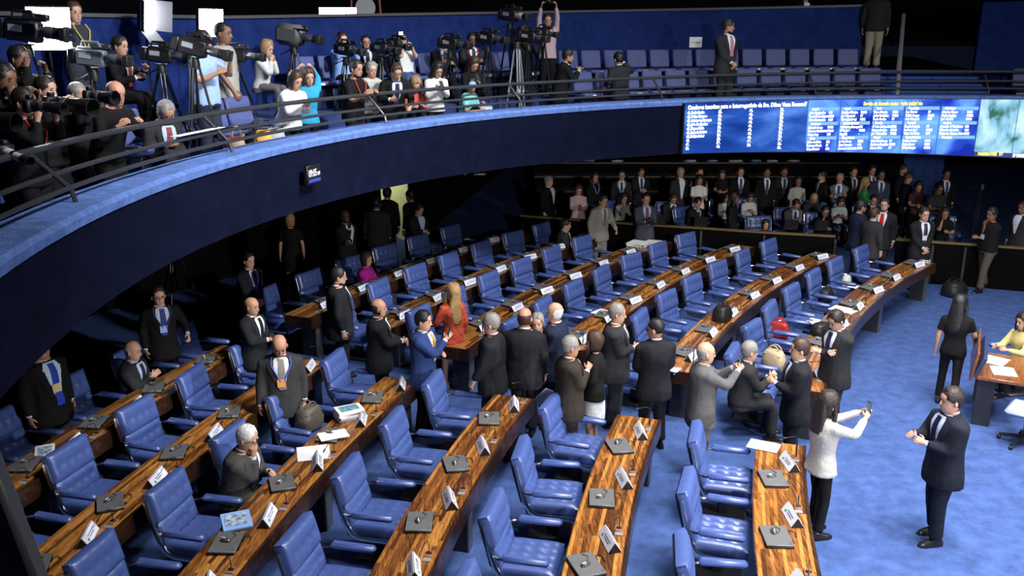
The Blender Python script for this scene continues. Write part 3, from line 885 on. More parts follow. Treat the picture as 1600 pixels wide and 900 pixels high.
SKIN = {'l': (.52, .30, .21), 'm': (.40, .21, .135), 'd': (.20, .095, .055), 'k': (.060, .028, .018), 'r': (.50, .24, .17)}
HAIRC = {'black': (.008, .007, .007), 'brown': (.045, .022, .012), 'grey': (.22, .21, .20), 'white': (.62, .62, .62), 'blond': (.36, .22, .09), 'dark': (.018, .012, .010), 'light': (.28, .17, .08)}
LIP = (.30, .09, .075)
POSES = {
    'stand': dict(),
    'clasp': dict(L=(.21, .03, .93), R=(.22, -.03, .95)),
    'chest': dict(L=(.28, .05, 1.20), R=(.28, -.05, 1.22)),
    'cross': dict(L=(.22, -.09, 1.17), R=(.20, .09, 1.21)),
    'phone': dict(L=(.44, .07, 1.47), R=(.46, -.05, 1.50)),
    'cam': dict(L=(.30, .04, 1.50), R=(.17, -.09, 1.54)),
    'look': dict(L=(.30, .05, 1.13), R=(.30, -.05, 1.15), hp=22),
    'chin': dict(R=(.15, -.03, 1.40), L=(.20, -.10, 1.13)),
    'hip': dict(L=(.05, .25, .98), R=(.05, -.25, .98)),
    'lean': dict(lean=32, L=(.46, .14, .92), R=(.46, -.12, .92), hp=15),
    'sit': dict(sit=1, L=(.36, .12, .78), R=(.36, -.12, .80), lean=6),
    'sitclasp': dict(sit=1, L=(.30, .03, .86), R=(.32, -.03, .88), lean=6),
    'sitlook': dict(sit=1, L=(.34, .05, .82), R=(.36, -.05, .84), lean=12, hp=28),
    'rail': dict(lean=46, L=(.62, .10, .90), R=(.62, -.06, .92), hp=-8),
    'kneel': dict(p0=.60, an=-.32, L=(.34, .08, .80), R=(.34, -.08, .82), lean=14),
    'kneelcam': dict(p0=.60, an=-.32, L=(.34, .04, 1.13), R=(.20, -.09, 1.16), lean=4, hp=2),
    'squat': dict(p0=.26, an=.36, sit=1, L=(.34, .10, .55), R=(.34, -.10, .52), lean=14, hp=25),
    'sitcam': dict(sit=1, L=(.32, .04, 1.10), R=(.19, -.09, 1.13), lean=2, hp=2),
    'sitchin': dict(sit=1, R=(.24, -.05, 1.02), L=(.34, .10, .78), lean=14, hp=10),
}


def hand(b, wrist, d, n, s, curl=.6, side=1):
    """palm plus five fingers; d = direction, n = palm normal"""
    d = d.normalized(); n = (n - d * n.dot(d)).normalized(); l = n.cross(d) * side
    rings = []
    for t, w, th in [(-.01, .026, .022), (.02, .032, .020), (.055, .040, .017), (.085, .040, .014)]:
        c = wrist + d * (t * s)
        rings.append([c + l * (w * s * math.cos(a)) + n * (th * s * math.sin(a)) for a in [2 * math.pi * k / 8 for k in range(8)]])
    b.loft(rings)
    for k, (off, ln) in enumerate([(.030, .068), (.010, .078), (-.010, .072), (-.030, .056)]):
        p = wrist + d * (.082 * s) + l * (off * s); pts = [p]; ang = 0
        for j in range(3):
            ang += curl * (.55 + .25 * j); dd = d * math.cos(ang) + n * math.sin(ang); pts.append(pts[-1] + dd * (ln * s / 3))
        b.tube(pts, [.0095 * s, .009 * s, .008 * s, .006 * s], 5)
    p = wrist + d * (.025 * s) + l * (.034 * s)
    b.tube([p, p + (d * .6 + l * .6 + n * .35).normalized() * (.035 * s), p + (d * .9 + l * .5 + n * .55).normalized() * (.066 * s)], [.012 * s, .0105 * s, .007 * s], 5)


def person(px, py, h, yaw, label, pose='stand', top='suit', c=(.012, .013, .018), sh=(.62, .66, .75), tie=(.02, .02, .06), bot=None, skin='m', hair=('short', 'dark'),
           z0=0., dr=None, fem=False, hy=0, hp=None, fat=1., group=None, feet=None, beard=None, low=False, lean=None, L=None, R=None, shoe=(.008, .008, .009), sleeve=None, lanyard=None, badge=None, pos=None, glasses=False, roll=0):
    s = h / 1.75
    q = dict(POSES[pose]); sit = q.get('sit'); ln = R_(q.get('lean', 0) if lean is None else lean)
    hpp = R_(q.get('hp', 4) if hp is None else hp); hyy = R_(hy)
    p0 = Vector((0, 0, .940)) if not sit else Vector((-.02, 0, .545))
    if 'p0' in q: p0 = Vector((0, 0, q['p0']))
    u = Vector((math.sin(ln), math.sin(R_(roll)), math.cos(ln))).normalized(); fv = Vector((math.cos(ln), 0, -math.sin(ln))); lat = Vector((0, 1, 0))
    TAB = TF if fem else TM
    hb = p0 + u * .550 + fv * .012; HS = 1.13
    fat = fat * (1.0 if low else (1.12 if not fem else 1.06))
    F = Vector((math.cos(hyy) * math.cos(hpp + ln * .35), math.sin(hyy) * math.cos(hpp + ln * .35), -math.sin(hpp + ln * .35)))
    Lh = Vector((-math.sin(hyy), math.cos(hyy), 0)); U = F.cross(Lh)
    headtop = hb + U * (.234 * HS)
    # ---- place: match the head top, keep the feet on the floor
    yr = R_(yaw); rot = RZ(yr)
    if pos is None:
        tgt = P(px, py, z0 + headtop.z * s) if dr is None else RG(px, py, dr)
        if dr is not None: s = min(max((tgt.z - z0) / headtop.z, .86 * s), 1.10 * s)
        off = rot @ (Vector((headtop.x, headtop.y, 0)) * s)
        loc = Vector((tgt.x - off.x, tgt.y - off.y, z0))
    else: loc = Vector(pos)
    root_name = 'person'
    LEVELS = 10

    def tp(t, phi, e=0.):
        hw, hd = lerp_tab(TAB, t); hw = hw * fat + e; hd = hd * fat + e
        if t < .1: hd *= 1 + (fat - 1) * .5
        cc = p0 + (u * t if t >= 0 else Vector((0, 0, t)))
        f_ = fv if t > .05 else Vector((1, 0, 0))
        cp, sp = math.cos(phi), math.sin(phi)
        cp = math.copysign(abs(cp) ** .85, cp); sp = math.copysign(abs(sp) ** .85, sp)
        belly = .02 * (fat - 1) * 6 * max(0, 1 - abs(t - .12) / .2) if cp > 0 else 0
        return cc + f_ * ((hd + belly) * cp) + lat * (hw * sp)

    def hpnt(z, phi, e=0.):
        w_, f_, k_ = lerp_tab(HEAD, z); cp, sp = math.cos(phi), math.sin(phi)
        ex = .9
        cp = math.copysign(abs(cp) ** ex, cp); sp = math.copysign(abs(sp) ** ex, sp)
        x = (f_ + e) * cp if cp > 0 else (k_ + e) * cp
        if cp > .3:      # shallow eye sockets, cheek
            if .095 < z < .128: x -= .006 * math.exp(-((abs(sp) - .42) / .22) ** 2)
            if z < .03: x -= .0
        return hb + (F * x + Lh * ((w_ + e) * sp) + U * (z + (e if z > .2 else 0))) * HS

    n = 14
    ang = [2 * math.pi * k / n for k in range(n)]
    b = MB()
    # head + neck + torso: one loft
    ts = [-.03, .0, .05, .15, .25, .35, .42, .475, .51, .535, .56]
    rings = [[tp(t, a, -.024 if t < .53 else (-.016 if t < .54 else 0)) for a in ang] for t in ts]
    hz = [-.012, .0, .02, .05, .08, .11, .14, .17, .20, .222, .233] if not low else [-.012, .02, .06, .11, .15, .19, .215, .233]
    rings += [[hpnt(z, a) for a in ang] for z in hz]
    b.loft(rings)
    # nose, eyes, brows, lips, ears
    MH = Matrix((F, Lh, U)).transposed()

    def H(x, y, z): return hb + (F * x + Lh * y + U * z) * HS
    nz = [[H(.086, .009, .125), H(.092, 0, .127), H(.086, -.009, .125)], [H(.088, .014, .095), H(.108, 0, .095), H(.088, -.014, .095)], [H(.088, .019, .076), H(.117, 0, .078), H(.088, -.019, .076)], [H(.088, .013, .068), H(.097, 0, .069), H(.088, -.013, .068)]]
    b.loft(nz)
    for sgn in (1, -1):
        b.mat(0); b.ell(H(-.006, sgn * .079, .10), (.020, .011, .034), MH @ RZ(sgn * .35), 8, 5)
        b.mat(1); b.ell(H(.083, sgn * .031, .113), (.006, .013, .0065), MH, 8, 4)
        b.mat(3); b.ell(H(.090, sgn * .031, .135), (.006, .020, .0045), MH, 6, 4)
    b.mat(2); b.ell(H(.0885, 0, .047), (.007, .022, .0065), MH, 8, 4); b.mat(0)
    # arms
    shc = p0 + u * .450
    hands = {}
    sl = {}
    for sgn, key, tt in ((1, 'L', L), (-1, 'R', R)):
        sj = shc + lat * (sgn * (.180 if not fem else .155) * (1 + (fat - 1) * .6))
        t = tt if tt is not None else q.get(key)
        if t is None: t = Vector((.04, sgn * .235 * (1 + (fat - 1) * .7), .86)) if not sit else Vector((.28, sgn * .14, .68)); rest = True
        else: t = Vector(t); rest = False
        el, wr = ik(sj, t, .29, .255, (-.55, sgn * .55, -.75))
        fd = (wr - el).normalized()
        hn = (Vector((0, -sgn, 0)) if rest else Vector((-.2, -sgn * .8, -.4)))
        if abs(hn.normalized().dot(fd)) > .95: hn = Vector((1, 0, -.3))
        b.tube([sj, sj.lerp(el, .45), sj.lerp(el, .9), el.lerp(wr, .1), el.lerp(wr, .5), wr], [.044, .044, .040, .039, .035, .026], 8)
        hand(b, wr, fd, hn, 1.0 if not fem else .9, .35 if rest else .75, sgn)
        hands[key] = wr + fd * .08; sl[key] = (sj, el, wr)
    # legs
    legs = {}
    for sgn, key in ((1, 'L'), (-1, 'R')):
        hj = p0 + Vector((0, sgn * .088, -.035))
        if feet and not sit: an = Vector((feet[0 if sgn > 0 else 1][0], feet[0 if sgn > 0 else 1][1], .085))
        elif 'an' in q: an = Vector((q['an'], sgn * .11, .085))
        elif sit: an = Vector((.40, sgn * .13, .085))
        else: an = Vector((0 + .03 * sgn, sgn * .105, .085))
        lg_ = ((an - hj).length * .5015) if not sit and 'an' not in q else .425
        kn, an = ik(hj, an, lg_, lg_, (1, 0, -.6) if 'an' in q and q['an'] < 0 else (1, 0, .35))
        legs[key] = (hj, kn, an)
        kf = 1. if (top == 'dress' or (isinstance(bot, tuple) and len(bot) == 4)) else .55
        b.tube([hj, hj.lerp(kn, .5), kn, kn.lerp(an, .3), an], [.075 * kf, .065 * kf, .05 * kf, .052 * kf, .034], 8)
        b.tube([an + Vector((-.04, 0, -.035)), an + Vector((.05, 0, -.045)), an + Vector((.13, 0, -.06))], [.030, .036, .024], 8)
    sk = mat('skin_' + skin, SKIN[skin], .55, noise=.06, nscale=12)
    hm = mat('hair_' + hair[1], HAIRC[hair[1]], .5, noise=.25, nscale=60, bump=.4, bscale=50)
    root = b.build(root_name, [sk, mat('eye_dark', (.015, .012, .010), .2), mat('lips', LIP, .5), hm], angle=70)
    root.location = loc; root.rotation_euler = (0, 0, yr); root.scale = (s, s, s)
    tag(root, label, 'person', group)

    def rem(o, v=.024):
        m = o.modifiers.new('remesh', 'REMESH'); m.mode = 'VOXEL'; m.voxel_size = v; m.use_smooth_shade = True
        m2 = o.modifiers.new('smooth', 'SMOOTH'); m2.factor = .5; m2.iterations = 2
        return o
    # ---- hair
    st, hc = hair
    if st != 'none':
        hbm = MB(); rows = []
        zz = {'short': [.06, .09, .12, .15, .175, .20, .222, .236], 'fringe': [.045, .07, .10, .125, .145, .16, .168], 'mid': [-.015, .03, .07, .11, .14, .17, .20, .222, .238], 'long': [-.015, .03, .07, .11, .14, .17, .20, .222, .238], 'bob': [.0, .04, .08, .11, .14, .17, .20, .222, .238], 'buzz': [.08, .11, .14, .17, .20, .222, .235]}[st]
        e0 = {'short': .011, 'fringe': .006, 'long': .020, 'mid': .020, 'bob': .022, 'buzz': .005}[st]
        for z in zz:
            if st == 'fringe': lim = 1.35 + max(0, z - .10) * 7
            elif z < .118: lim = 1.92 if st in ('short', 'buzz') else 1.12
            elif z < .15: lim = 1.30 if st in ('short', 'buzz') else 1.12
            elif z < .18: lim = .78
            else: lim = 0
            k = 18; row = []
            for i in range(k + 1):
                a = lim + (2 * math.pi - 2 * lim) * i / k
                row.append(hpnt(z, a, (e0 * (1.0 if lim > .1 else 1.15) * (1 + (.15 * math.sin(7 * a + 31 * z)))) if not (st == 'fringe' and z > .15) else (.16 - z) * 1.2))
            rows.append(row)
        hbm.loft(rows, cap=False, closed=False)
        if st != 'fringe':      # close the crown
            top_ = rows[-1]; cpt = hb + (U * (.243 + (e0 - .01)) - F * .01) * HS; i0 = len(hbm.v)
            hbm.add(top_ + [cpt], [(i, i + 1, len(top_)) for i in range(len(top_) - 1)])
        ho = hbm.build('hair', hm, root, angle=80)
        sd = ho.modifiers.new('solid', 'SOLIDIFY'); sd.thickness = .012; sd.offset = -1
        if st in ('long', 'mid'):
            lb = MB(); rr = []
            for z, w_, d_, bk in [q_ for q_ in [(.15, .088, .03, .095), (.08, .100, .048, .088), (.0, .106, .052, .088), (-.10, .108, .048, .100), (-.18, .112, .045, .115), (-.25, .095, .038, .125), (-.31, .055, .022, .128)] if st == 'long' or q_[0] > -.2]:
                cpt = hb + (U * z if z > 0 else u * z) * 1.05 - F * (bk * 1.08)
                rr.append([cpt + F * (d_ * math.cos(a)) + Lh * (w_ * math.sin(a) * (1 + .10 * math.sin(5 * a + z * 26))) for a in ang])
            lb.loft(rr)
            for sgn in (1, -1):
                lb.tube([H(.02, sgn * .082, .12), H(.03, sgn * .090, .03), hb + F * .02 + Lh * (sgn * .105) - U * .08, hb + F * .01 + Lh * (sgn * .105) - U * (.20 if st == 'long' else .12)], [.022, .026, .028, .014], 7)
            lb.build('long_hair', hm, root, angle=80)
    if beard:
        bb = MB(); rows = []
        for z in (-.010, .003, .016, .030, .040):
            lim = 1.5
            rows.append([hpnt(z, -lim + 2 * lim * i / 12, .005 if not (z > .025 and abs(i - 6) < 4) else -.004) for i in range(13)])
        bb.loft(rows, cap=False, closed=False); bb.build('beard', mat('hair_' + beard, HAIRC[beard], .6), root, angle=80)
    if glasses:
        gb = MB()
        for sgn in (1, -1):
            gb.tube([H(.104, sgn * .031 + .022 * math.cos(a), .113 + .017 * math.sin(a)) for a in [2 * math.pi * k / 10 for k in range(11)]], .0022, 4)
            gb.tube([H(.102, sgn * .053, .117), H(.0, sgn * .080, .116)], .0022, 4)
        gb.tube([H(.104, .010, .115), H(.104, -.010, .115)], .0022, 4)
        gb.build('glasses', BLACK, root)
    # ---- clothes
    bot = bot if bot is not None else c
    cm = cloth(c); bm_ = cloth(bot); sm = cloth(sh, kind='shirt')
    suit = top in ('suit', 'open')
    eT = .020 if suit else .012
    jb = MB()
    tmin = (-.06 if sit else (-.25 if suit else (-.14 if top != 'tee' else -.10)))
    tl = [tmin, tmin * .5, 0, .06, .13, .2, .27, .34, .40, .44, .475, .505, .527]
    jb.loft([[tp(t, a, eT + (.012 if t < -.1 else 0)) for a in ang] for t in tl])
    sv = sleeve or ('short' if top == 'tee' else ('none' if top == 'vest' else 'long'))
    for key, (sj, el, wr) in sl.items():
        up_ = (sj - el).normalized()
        k0 = (.055 if suit else .050) * (1 + (fat - 1) * .5)
        if sv == 'long': jb.tube([sj + up_ * .035, sj, sj.lerp(el, .35), sj.lerp(el, .75), sj.lerp(el, .95), el.lerp(wr, .08), el.lerp(wr, .4), el.lerp(wr, .93)], [k0 * .8, k0 * 1.42, k0 * 1.28, k0 * 1.18, k0 * 1.15, k0 * 1.12, k0 * 1.0, k0 * .84], 10)
        elif sv == 'short': jb.tube([sj + up_ * .03, sj, sj.lerp(el, .35), sj.lerp(el, .72)], [k0 * .8, k0 * 1.35, k0 * 1.3, k0 * 1.28], 10)
    jname = {'suit': 'jacket', 'open': 'jacket', 'tee': 't_shirt', 'vest': 'vest', 'blouse': 'blouse', 'dress': 'dress', 'shirt': 'shirt'}[top]
    if top == 'dress':
        if sit: pass
        else:
            jb.loft([[Vector((rx * math.cos(a), ry * math.sin(a), z)) for a in ang] for z, rx, ry in [(.98, .135, .175), (.85, .15, .195), (.7, .15, .19), (.53, .145, .185)]])
    if label.startswith('woman in patterned red'): cm = mat('red_pattern', (.40, .050, .022), .8, noise=.75, nscale=26)
    jo = rem(jb.build(jname, cm, root), .024 if not low else .035)
    if suit:
        # shirt front, collar, lapels, tie
        pb = MB(); low_t = .13 if top == 'suit' else .0
        rows = []; NT = 9

        def hwid(t): return .05 + .36 * ((t - low_t) / (.525 - low_t)) ** .8 if t > low_t else .05
        for i in range(NT):
            t = low_t + (.525 - low_t) * i / (NT - 1)
            rows.append([tp(t, -hwid(t) + 2 * hwid(t) * j / 6, eT + .006) for j in range(7)])
        pb.loft(rows, cap=False, closed=False)
        nc = p0 + u * .548
        cc = [nc + fv * (math.cos(a) * .070 + .004) + lat * (math.sin(a) * .068) - u * (.012 * math.cos(a)) for a in ang]
        kb_ = MB(); kb_.loft([[p - u * .045 + (p - nc) * .35 for p in cc], cc, [p + u * .016 - (p - nc) * .06 for p in cc]], cap=False)
        kb_.build('collar', sm, root, angle=70)
        pb.build('shirt', sm, root, angle=70)
        for key, (sj, el, wr) in sl.items(): ub = MB(); ub.tube([el.lerp(wr, .90), el.lerp(wr, 1.0)], [.036, .034], 8); ub.build('cuff', sm, root)
        lb = MB()
        for sgn in (1, -1):
            rows = []
            for i in range(7):
                t = low_t - .02 + (.515 - low_t) * i / 6; w0 = hwid(max(t, low_t)); wl = .05 + .30 * math.sin(min(1, (i / 6) * 1.15) * math.pi * .62)
                rows.append([tp(t, sgn * w0 * .92, eT + .009), tp(t, sgn * (w0 + wl * .55), eT + .012), tp(t, sgn * (w0 + wl), eT + .005)])
            lb.loft(rows, cap=False, closed=False)
        jc = [-1 * (math.pi * .62) + 2 * math.pi * .62 * k / 12 + math.pi for k in range(13)]
        nc = p0 + u * .535
        lb.loft([[nc + fv * (math.cos(a) * .105) + lat * (math.sin(a) * .115) - u * (.03 + .018 * math.cos(a)) for a in jc],
                 [nc + fv * (math.cos(a) * .082 + .002) + lat * (math.sin(a) * .082) + u * (.010 - .018 * math.cos(a)) for a in jc],
                 [nc + fv * (math.cos(a) * .072 + .002) + lat * (math.sin(a) * .072) + u * (.004 - .018 * math.cos(a)) for a in jc]], cap=False, closed=False)
        lb.build('lapel', cm, root, angle=60)
        if tie:
            tb = MB(); rows = []
            for i in range(8):
                t = low_t + .005 + (.505 - low_t) * i / 7; wd = .16 - .07 * i / 7 if i < 7 else .13
                rows.append([tp(t, -wd + 2 * wd * j / 3, eT + .013) for j in range(4)])
            tb.loft(rows, cap=False, closed=False); tb.build('tie', cloth(tie, .6, 'tie'), root)
    elif top == 'vest':
        ub = MB()
        for key, (sj, el, wr) in sl.items():
            up_ = (sj - el).normalized(); ub.tube([sj + up_ * .02, sj, sj.lerp(el, .4), sj.lerp(el, .8)], [.04, .062, .062, .062], 10)
        ub.build('shirt_sleeve', sm, root)
    if lanyard:
        yb = MB()
        for sgn in (1, -1):
            yb.tube([tp(.53, sgn * .8, .035), tp(.45, sgn * .42, eT + .018), tp(.36, sgn * .25, eT + .02), tp(.24, sgn * .06, eT + .022)], .008, 5)
        yb.build('lanyard', mat('lany_%s' % '_'.join('%d' % (x * 99) for x in lanyard), lanyard, .6), root)
    if badge:
        gb = MB(); q1_, q2_, q3_, q4_ = tp(.27, -.22, eT + .022), tp(.27, .10, eT + .022), tp(.17, .10, eT + .022), tp(.17, -.22, eT + .022)
        gb.poly([q1_, q2_, q3_, q4_], fv * .004); gb.build('badge', mat('badge_%s' % '_'.join('%d' % (x * 99) for x in badge), badge, .5), root, False)
    # lower body
    if top == 'dress' or bot == 'skirt' or (isinstance(bot, tuple) and len(bot) == 4):
        if isinstance(bot, tuple) and len(bot) == 4:
            kb = MB(); kb.loft([[Vector((rx * math.cos(a), ry * math.sin(a), z)) for a in ang] for z, rx, ry in [(1.05, .12, .155), (.95, .135, .175), (.82, .145, .19), (.66, .15, .19), (.52, .155, .195)]])
            kb.build('skirt', cloth(bot[:3]), root)
    else:
        tb = MB()
        tb.loft([[tp(t, a, .008) for a in ang] for t in (-.12, -.06, 0, .05, .09)])
        for key, (hj, kn, an) in legs.items():
            g = (.88 if fem else 1.06) * (1 + (fat - 1) * .7)
            tb.tube([hj + Vector((0, 0, .03)), hj.lerp(kn, .25), hj.lerp(kn, .6), hj.lerp(kn, .95), kn.lerp(an, .15), kn.lerp(an, .55), kn.lerp(an, .98)], [.088 * g, .094 * g, .082 * g, .072 * g, .070 * g, .066 * g, .066 * g], 10)
        rem(tb.build('trousers', bm_, root), .024 if not low else .035)
    if not low:
        for key, (hj, kn, an) in legs.items():
            fb_ = MB(); rings = []
            for x, w_, zt in [(-.085, .022, .05), (-.06, .036, .09), (.0, .040, .10), (.06, .044, .075), (.12, .046, .055), (.165, .036, .042), (.19, .015, .025)]:
                c0 = an + Vector((x, 0, -.085))
                rings.append([c0 + Vector((0, w_, .0)), c0 + Vector((0, w_, zt * .45)), c0 + Vector((0, w_ * .6, zt * .95)), c0 + Vector((0, 0, zt)), c0 + Vector((0, -w_ * .6, zt * .95)), c0 + Vector((0, -w_, zt * .45)), c0 + Vector((0, -w_, .0))])
            fb_.loft(rings); fb_.build('shoe', mat('shoe_%d_%d' % (shoe[0] * 999, shoe[1] * 999), shoe, .3), root)
    Mw = Matrix.Translation(loc) @ Matrix.Rotation(yr, 4, 'Z') @ Matrix.Scale(s, 4)
    info = dict(root=root, L=Mw @ hands['L'], R=Mw @ hands['R'], head=Mw @ (hb + U * .11), eye=Mw @ (hb + U * .115 + F * .1), yaw=yr + hyy, s=s, loc=loc)
    return info

DK = (.012, .013, .018); CH = (.022, .022, .026); NV = (.012, .018, .045); GY = (.10, .10, .105); LG = (.24, .235, .21); BR = (.030, .024, .020); BK = (.006, .006, .007)
G1 = 'people standing on the chamber floor'
# ---- the chamber floor, foreground
m1 = person(1488, 606, 1.76, 188, 'man in navy suit and pale blue shirt gesturing with both hands, alone on open carpet', c=(.010, .012, .022), sh=(.38, .47, .80), tie=(.01, .01, .03), skin='l', hair=('short', 'dark'), L=(.27, .03, 1.17), R=(.34, -.10, 1.22), feet=((.05, .10), (-.08, -.13)), group=G1, hy=-6)
w2 = person(1297, 613, 1.66, 14, 'woman in light grey jacket and black trousers holding up a phone', pose='phone', top='shirt', c=(.40, .40, .39), bot=BK, fem=True, skin='l', hair=('mid', 'dark'), L=(.50, .08, 1.44), R=(.46, -.06, 1.42), group=G1, hp=2)
w3 = person(1502, 462, 1.64, 62, 'woman in black with long black hair walking past the clerk table', top='tee', c=BK, bot=BK, fem=True, skin='l', hair=('long', 'black'), R=(.30, -.28, .98), feet=((.0, .12), (-.30, -.1)), group=G1, hy=-15)
m5 = person(1105, 535, 1.72, 4, 'balding man in mid grey suit raising a phone beside a seated man', pose='phone', c=GY, skin='l', hair=('fringe', 'grey'), L=(.40, .06, 1.40), R=(.42, -.05, 1.40), group=G1, tie=(.1, .1, .12))
m6 = person(1174, 534, 1.74, -4, 'grey-haired man in dark suit sitting at the aisle end of the far front desk', pose='sitclasp', c=CH, skin='l', hair=('short', 'grey'), L=(.34, .02, .86), R=(.36, -.04, .88), group='seated senators', hy=12)
m7 = person(1251, 529, 1.74, 176, 'man in black suit with clasped hands facing the seated man', pose='chest', c=DK, sh=(.55, .62, .85), skin='l', hair=('short', 'brown'), group=G1, tie=(.02, .02, .03), hp=0)
m8 = person(1303, 487, 1.76, 205, 'man in charcoal suit with folded arms leaning at the far front desk', pose='cross', c=CH, skin='l', hair=('short', 'dark'), hp=24, group=G1, glasses=True)
m9 = person(1024, 498, 1.76, 100, 'man in black suit seen from behind with short black hair and glasses', c=DK, skin='m', hair=('buzz', 'black'), L=(.26, .12, 1.0), R=(.26, -.12, 1.0), hy=50, glasses=True, group=G1)
m10 = person(966, 475, 1.76, -8, 'stout grey-haired man in slate suit holding a fist to his chest', c=(.028, .030, .036), skin='l', hair=('short', 'grey'), R=(.26, -.02, 1.16), fat=1.15, group=G1, sh=(.6, .64, .74))
m11 = person(893, 526, 1.70, 12, 'grey-haired man in brown suit with hand at his tie hugging a woman', c=BR, skin='m', hair=('short', 'grey'), R=(.24, -.03, 1.30), fat=1.08, group=G1)
w12 = person(928, 519, 1.63, 170, 'woman in black jacket and white skirt hugging the brown-suited man', top='blouse', c=BK, bot=(.72, .74, .78, 1), fem=True, skin='l', hair=('bob', 'brown'), group=G1, L=(.22, .10, 1.1), shoe=(.01, .01, .01))
m13 = person(866, 473, 1.76, 165, 'bald man in navy suit seen from the side in the huddle', pose='chest', c=NV, skin='l', hair=('fringe', 'white'), fat=1.08, group=G1)
m14 = person(820, 481, 1.78, 78, 'red-scalped bald man in black suit with his back turned', c=DK, skin='r', hair=('fringe', 'brown'), fat=1.10, group=G1)
m15 = person(840, 490, 1.62, -100, 'grey-haired man facing the camera in the middle of the huddle', c=NV, skin='l', hair=('short', 'grey'), pose='chin', group=G1)
m16 = person(766, 490, 1.76, 168, 'grey-haired man in black suit with one hand on the third near desk', c=DK, sh=(.42, .50, .75), skin='l', hair=('short', 'grey'), L=(.22, .22, .86), fat=1.06, group=G1, tie=(.4, .4, .45))
m17 = person(662, 486, 1.74, -14, 'young man in bright blue suit and striped tie holding a phone', c=(.022, .045, .16), sh=(.7, .72, .8), tie=(.45, .33, .05), bot=DK, skin='l', hair=('short', 'black'), R=(.34, -.04, 1.40), L=(.22, .10, 1.15), group=G1)
w18 = person(709, 445, 1.66, 128, 'woman in patterned red dress with long blond hair', top='dress', c=(.42, .06, .025), fem=True, skin='l', hair=('long', 'blond'), L=(.30, .22, 1.05), hp=-14, feet=((.12, .08), (-.12, -.08)), shoe=(.45, .33, .22), group=G1)
m19 = person(592, 467, 1.70, 8, 'balding man in black suit holding a card at the fifth far desk', c=DK, skin='m', hair=('fringe', 'dark'), L=(.34, .02, 1.10), R=(.34, -.06, 1.12), fat=1.1, group=G1)
m20 = person(529, 418, 1.82, 12, 'tall bearded man in black suit and dark red tie in the aisle', c=DK, tie=(.10, .008, .012), skin='l', hair=('short', 'black'), beard='black', glasses=True, fat=1.12, group=G1)
m21 = person(436, 528, 1.76, -72, 'bald man in grey suit with badge leaning a hand on the fourth near desk', c=(.035, .035, .037), sh=(.62, .65, .68), tie=(.22, .21, .19), skin='r', hair=('none', 'dark'), R=(.10, -.28, .86), hp=28, lanyard=(.05, .1, .5), badge=(.75, .30, .10), group=G1, bot=DK)
m22 = person(393, 465, 1.67, -18, 'bald man in black suit reading a phone by the rear near desk', pose='look', c=DK, skin='m', hair=('none', 'dark'), group=G1, tie=(.01, .01, .012), hp=4)
m23 = person(389, 667, 1.74, -12, 'white-haired man in grey suit seated chin on hand at the fourth near desk', pose='sitchin', c=(.055, .055, .055), skin='l', hair=('short', 'white'), glasses=True, group='seated senators', fat=1.08, L=(.36, .06, .80))
m24 = person(207, 533, 1.74, -8, 'old man in dark suit seated at the rear near desk under the gallery', pose='sitclasp', c=CH, sh=(.4, .48, .65), skin='l', hair=('fringe', 'grey'), group='seated senators')
m25 = person(246, 448, 1.76, -55, 'man in black suit with blue lanyard standing behind the rear near desk', c=BK, sh=(.45, .52, .68), tie=(.02, .04, .2), skin='l', hair=('short', 'dark'), glasses=True, lanyard=(.03, .05, .3), badge=(.3, .4, .8), group=G1, L=(.1, .33, 1.0))
m26 = person(62, 527, 1.78, -25, 'man with blue tie and badge whose head is hidden behind the gallery front', c=BK, sh=(.45, .58, .72), tie=(.02, .05, .40), bot=(.06, .05, .04), skin='m', top='open', badge=(.6, .5, .25), fat=1.18, group=G1)
m27 = person(388, 395, 1.72, -35, 'young man in dark suit and violet tie with clasped hands by the wall', pose='clasp', c=DK, tie=(.10, .07, .35), skin='l', hair=('short', 'black'), group=G1)
w28 = person(452, 335, 1.68, 105, 'blonde woman in black dress seen from behind under the gallery', top='dress', c=BK, fem=True, skin='l', hair=('bob', 'blond'), sleeve='short', group=G1)
m29 = person(538, 328, 1.76, -40, 'dark-skinned man in dark suit with hand on his chin under the gallery', pose='chin', c=DK, skin='k', hair=('none', 'black'), group=G1, hp=-4, tie=None)
m30 = person(588, 309, 1.76, 85, 'man in dark suit seen from behind near the lit doorway', c=CH, skin='d', hair=('short', 'black'), group=G1, fat=1.05)
m31 = person(605, 293, 1.78, 70, 'man in black standing right in front of the lit doorway', c=BK, skin='d', hair=('short', 'black'), group=G1)
m32 = person(640, 297, 1.74, 150, 'man in black suit at the right edge of the lit doorway', c=BK, skin='d', hair=('short', 'black'), group=G1)
m33 = person(657, 320, 1.66, -45, 'man in dark suit and pale shirt looking down at his phone', pose='look', c=DK, sh=(.5, .62, .85), skin='l', hair=('short', 'dark'), group=G1, tie=None)
w34 = person(573, 395, 1.66, -20, 'woman in magenta jacket seated at the rear far desk', pose='sit', top='blouse', c=(.40, .02, .27), bot=BK, fem=True, skin='l', hair=('bob', 'brown'), group='seated senators')
m35 = person(885, 342, 1.74, -8, 'man in dark suit seated at the far end of the fifth far desk', pose='sitclasp', c=CH, skin='l', hair=('short', 'dark'), group='seated senators')
m36 = person(944, 305, 1.76, -60, 'grey-haired man in light grey suit leaning a hand on a chair', c=LG, sh=(.4, .42, .45), tie=(.15, .13, .12), skin='m', hair=('short', 'dark'), lean=8, L=(.36, .20, .98), hp=12, group=G1)
m37 = person(1010, 302, 1.74, -82, 'man in blue-grey suit holding a camera in front of the press bench', pose='look', c=(.055, .06, .085), sh=(.4, .45, .55), tie=(.12, .05, .16), skin='m', hair=('short', 'black'), hp=4, group=G1)
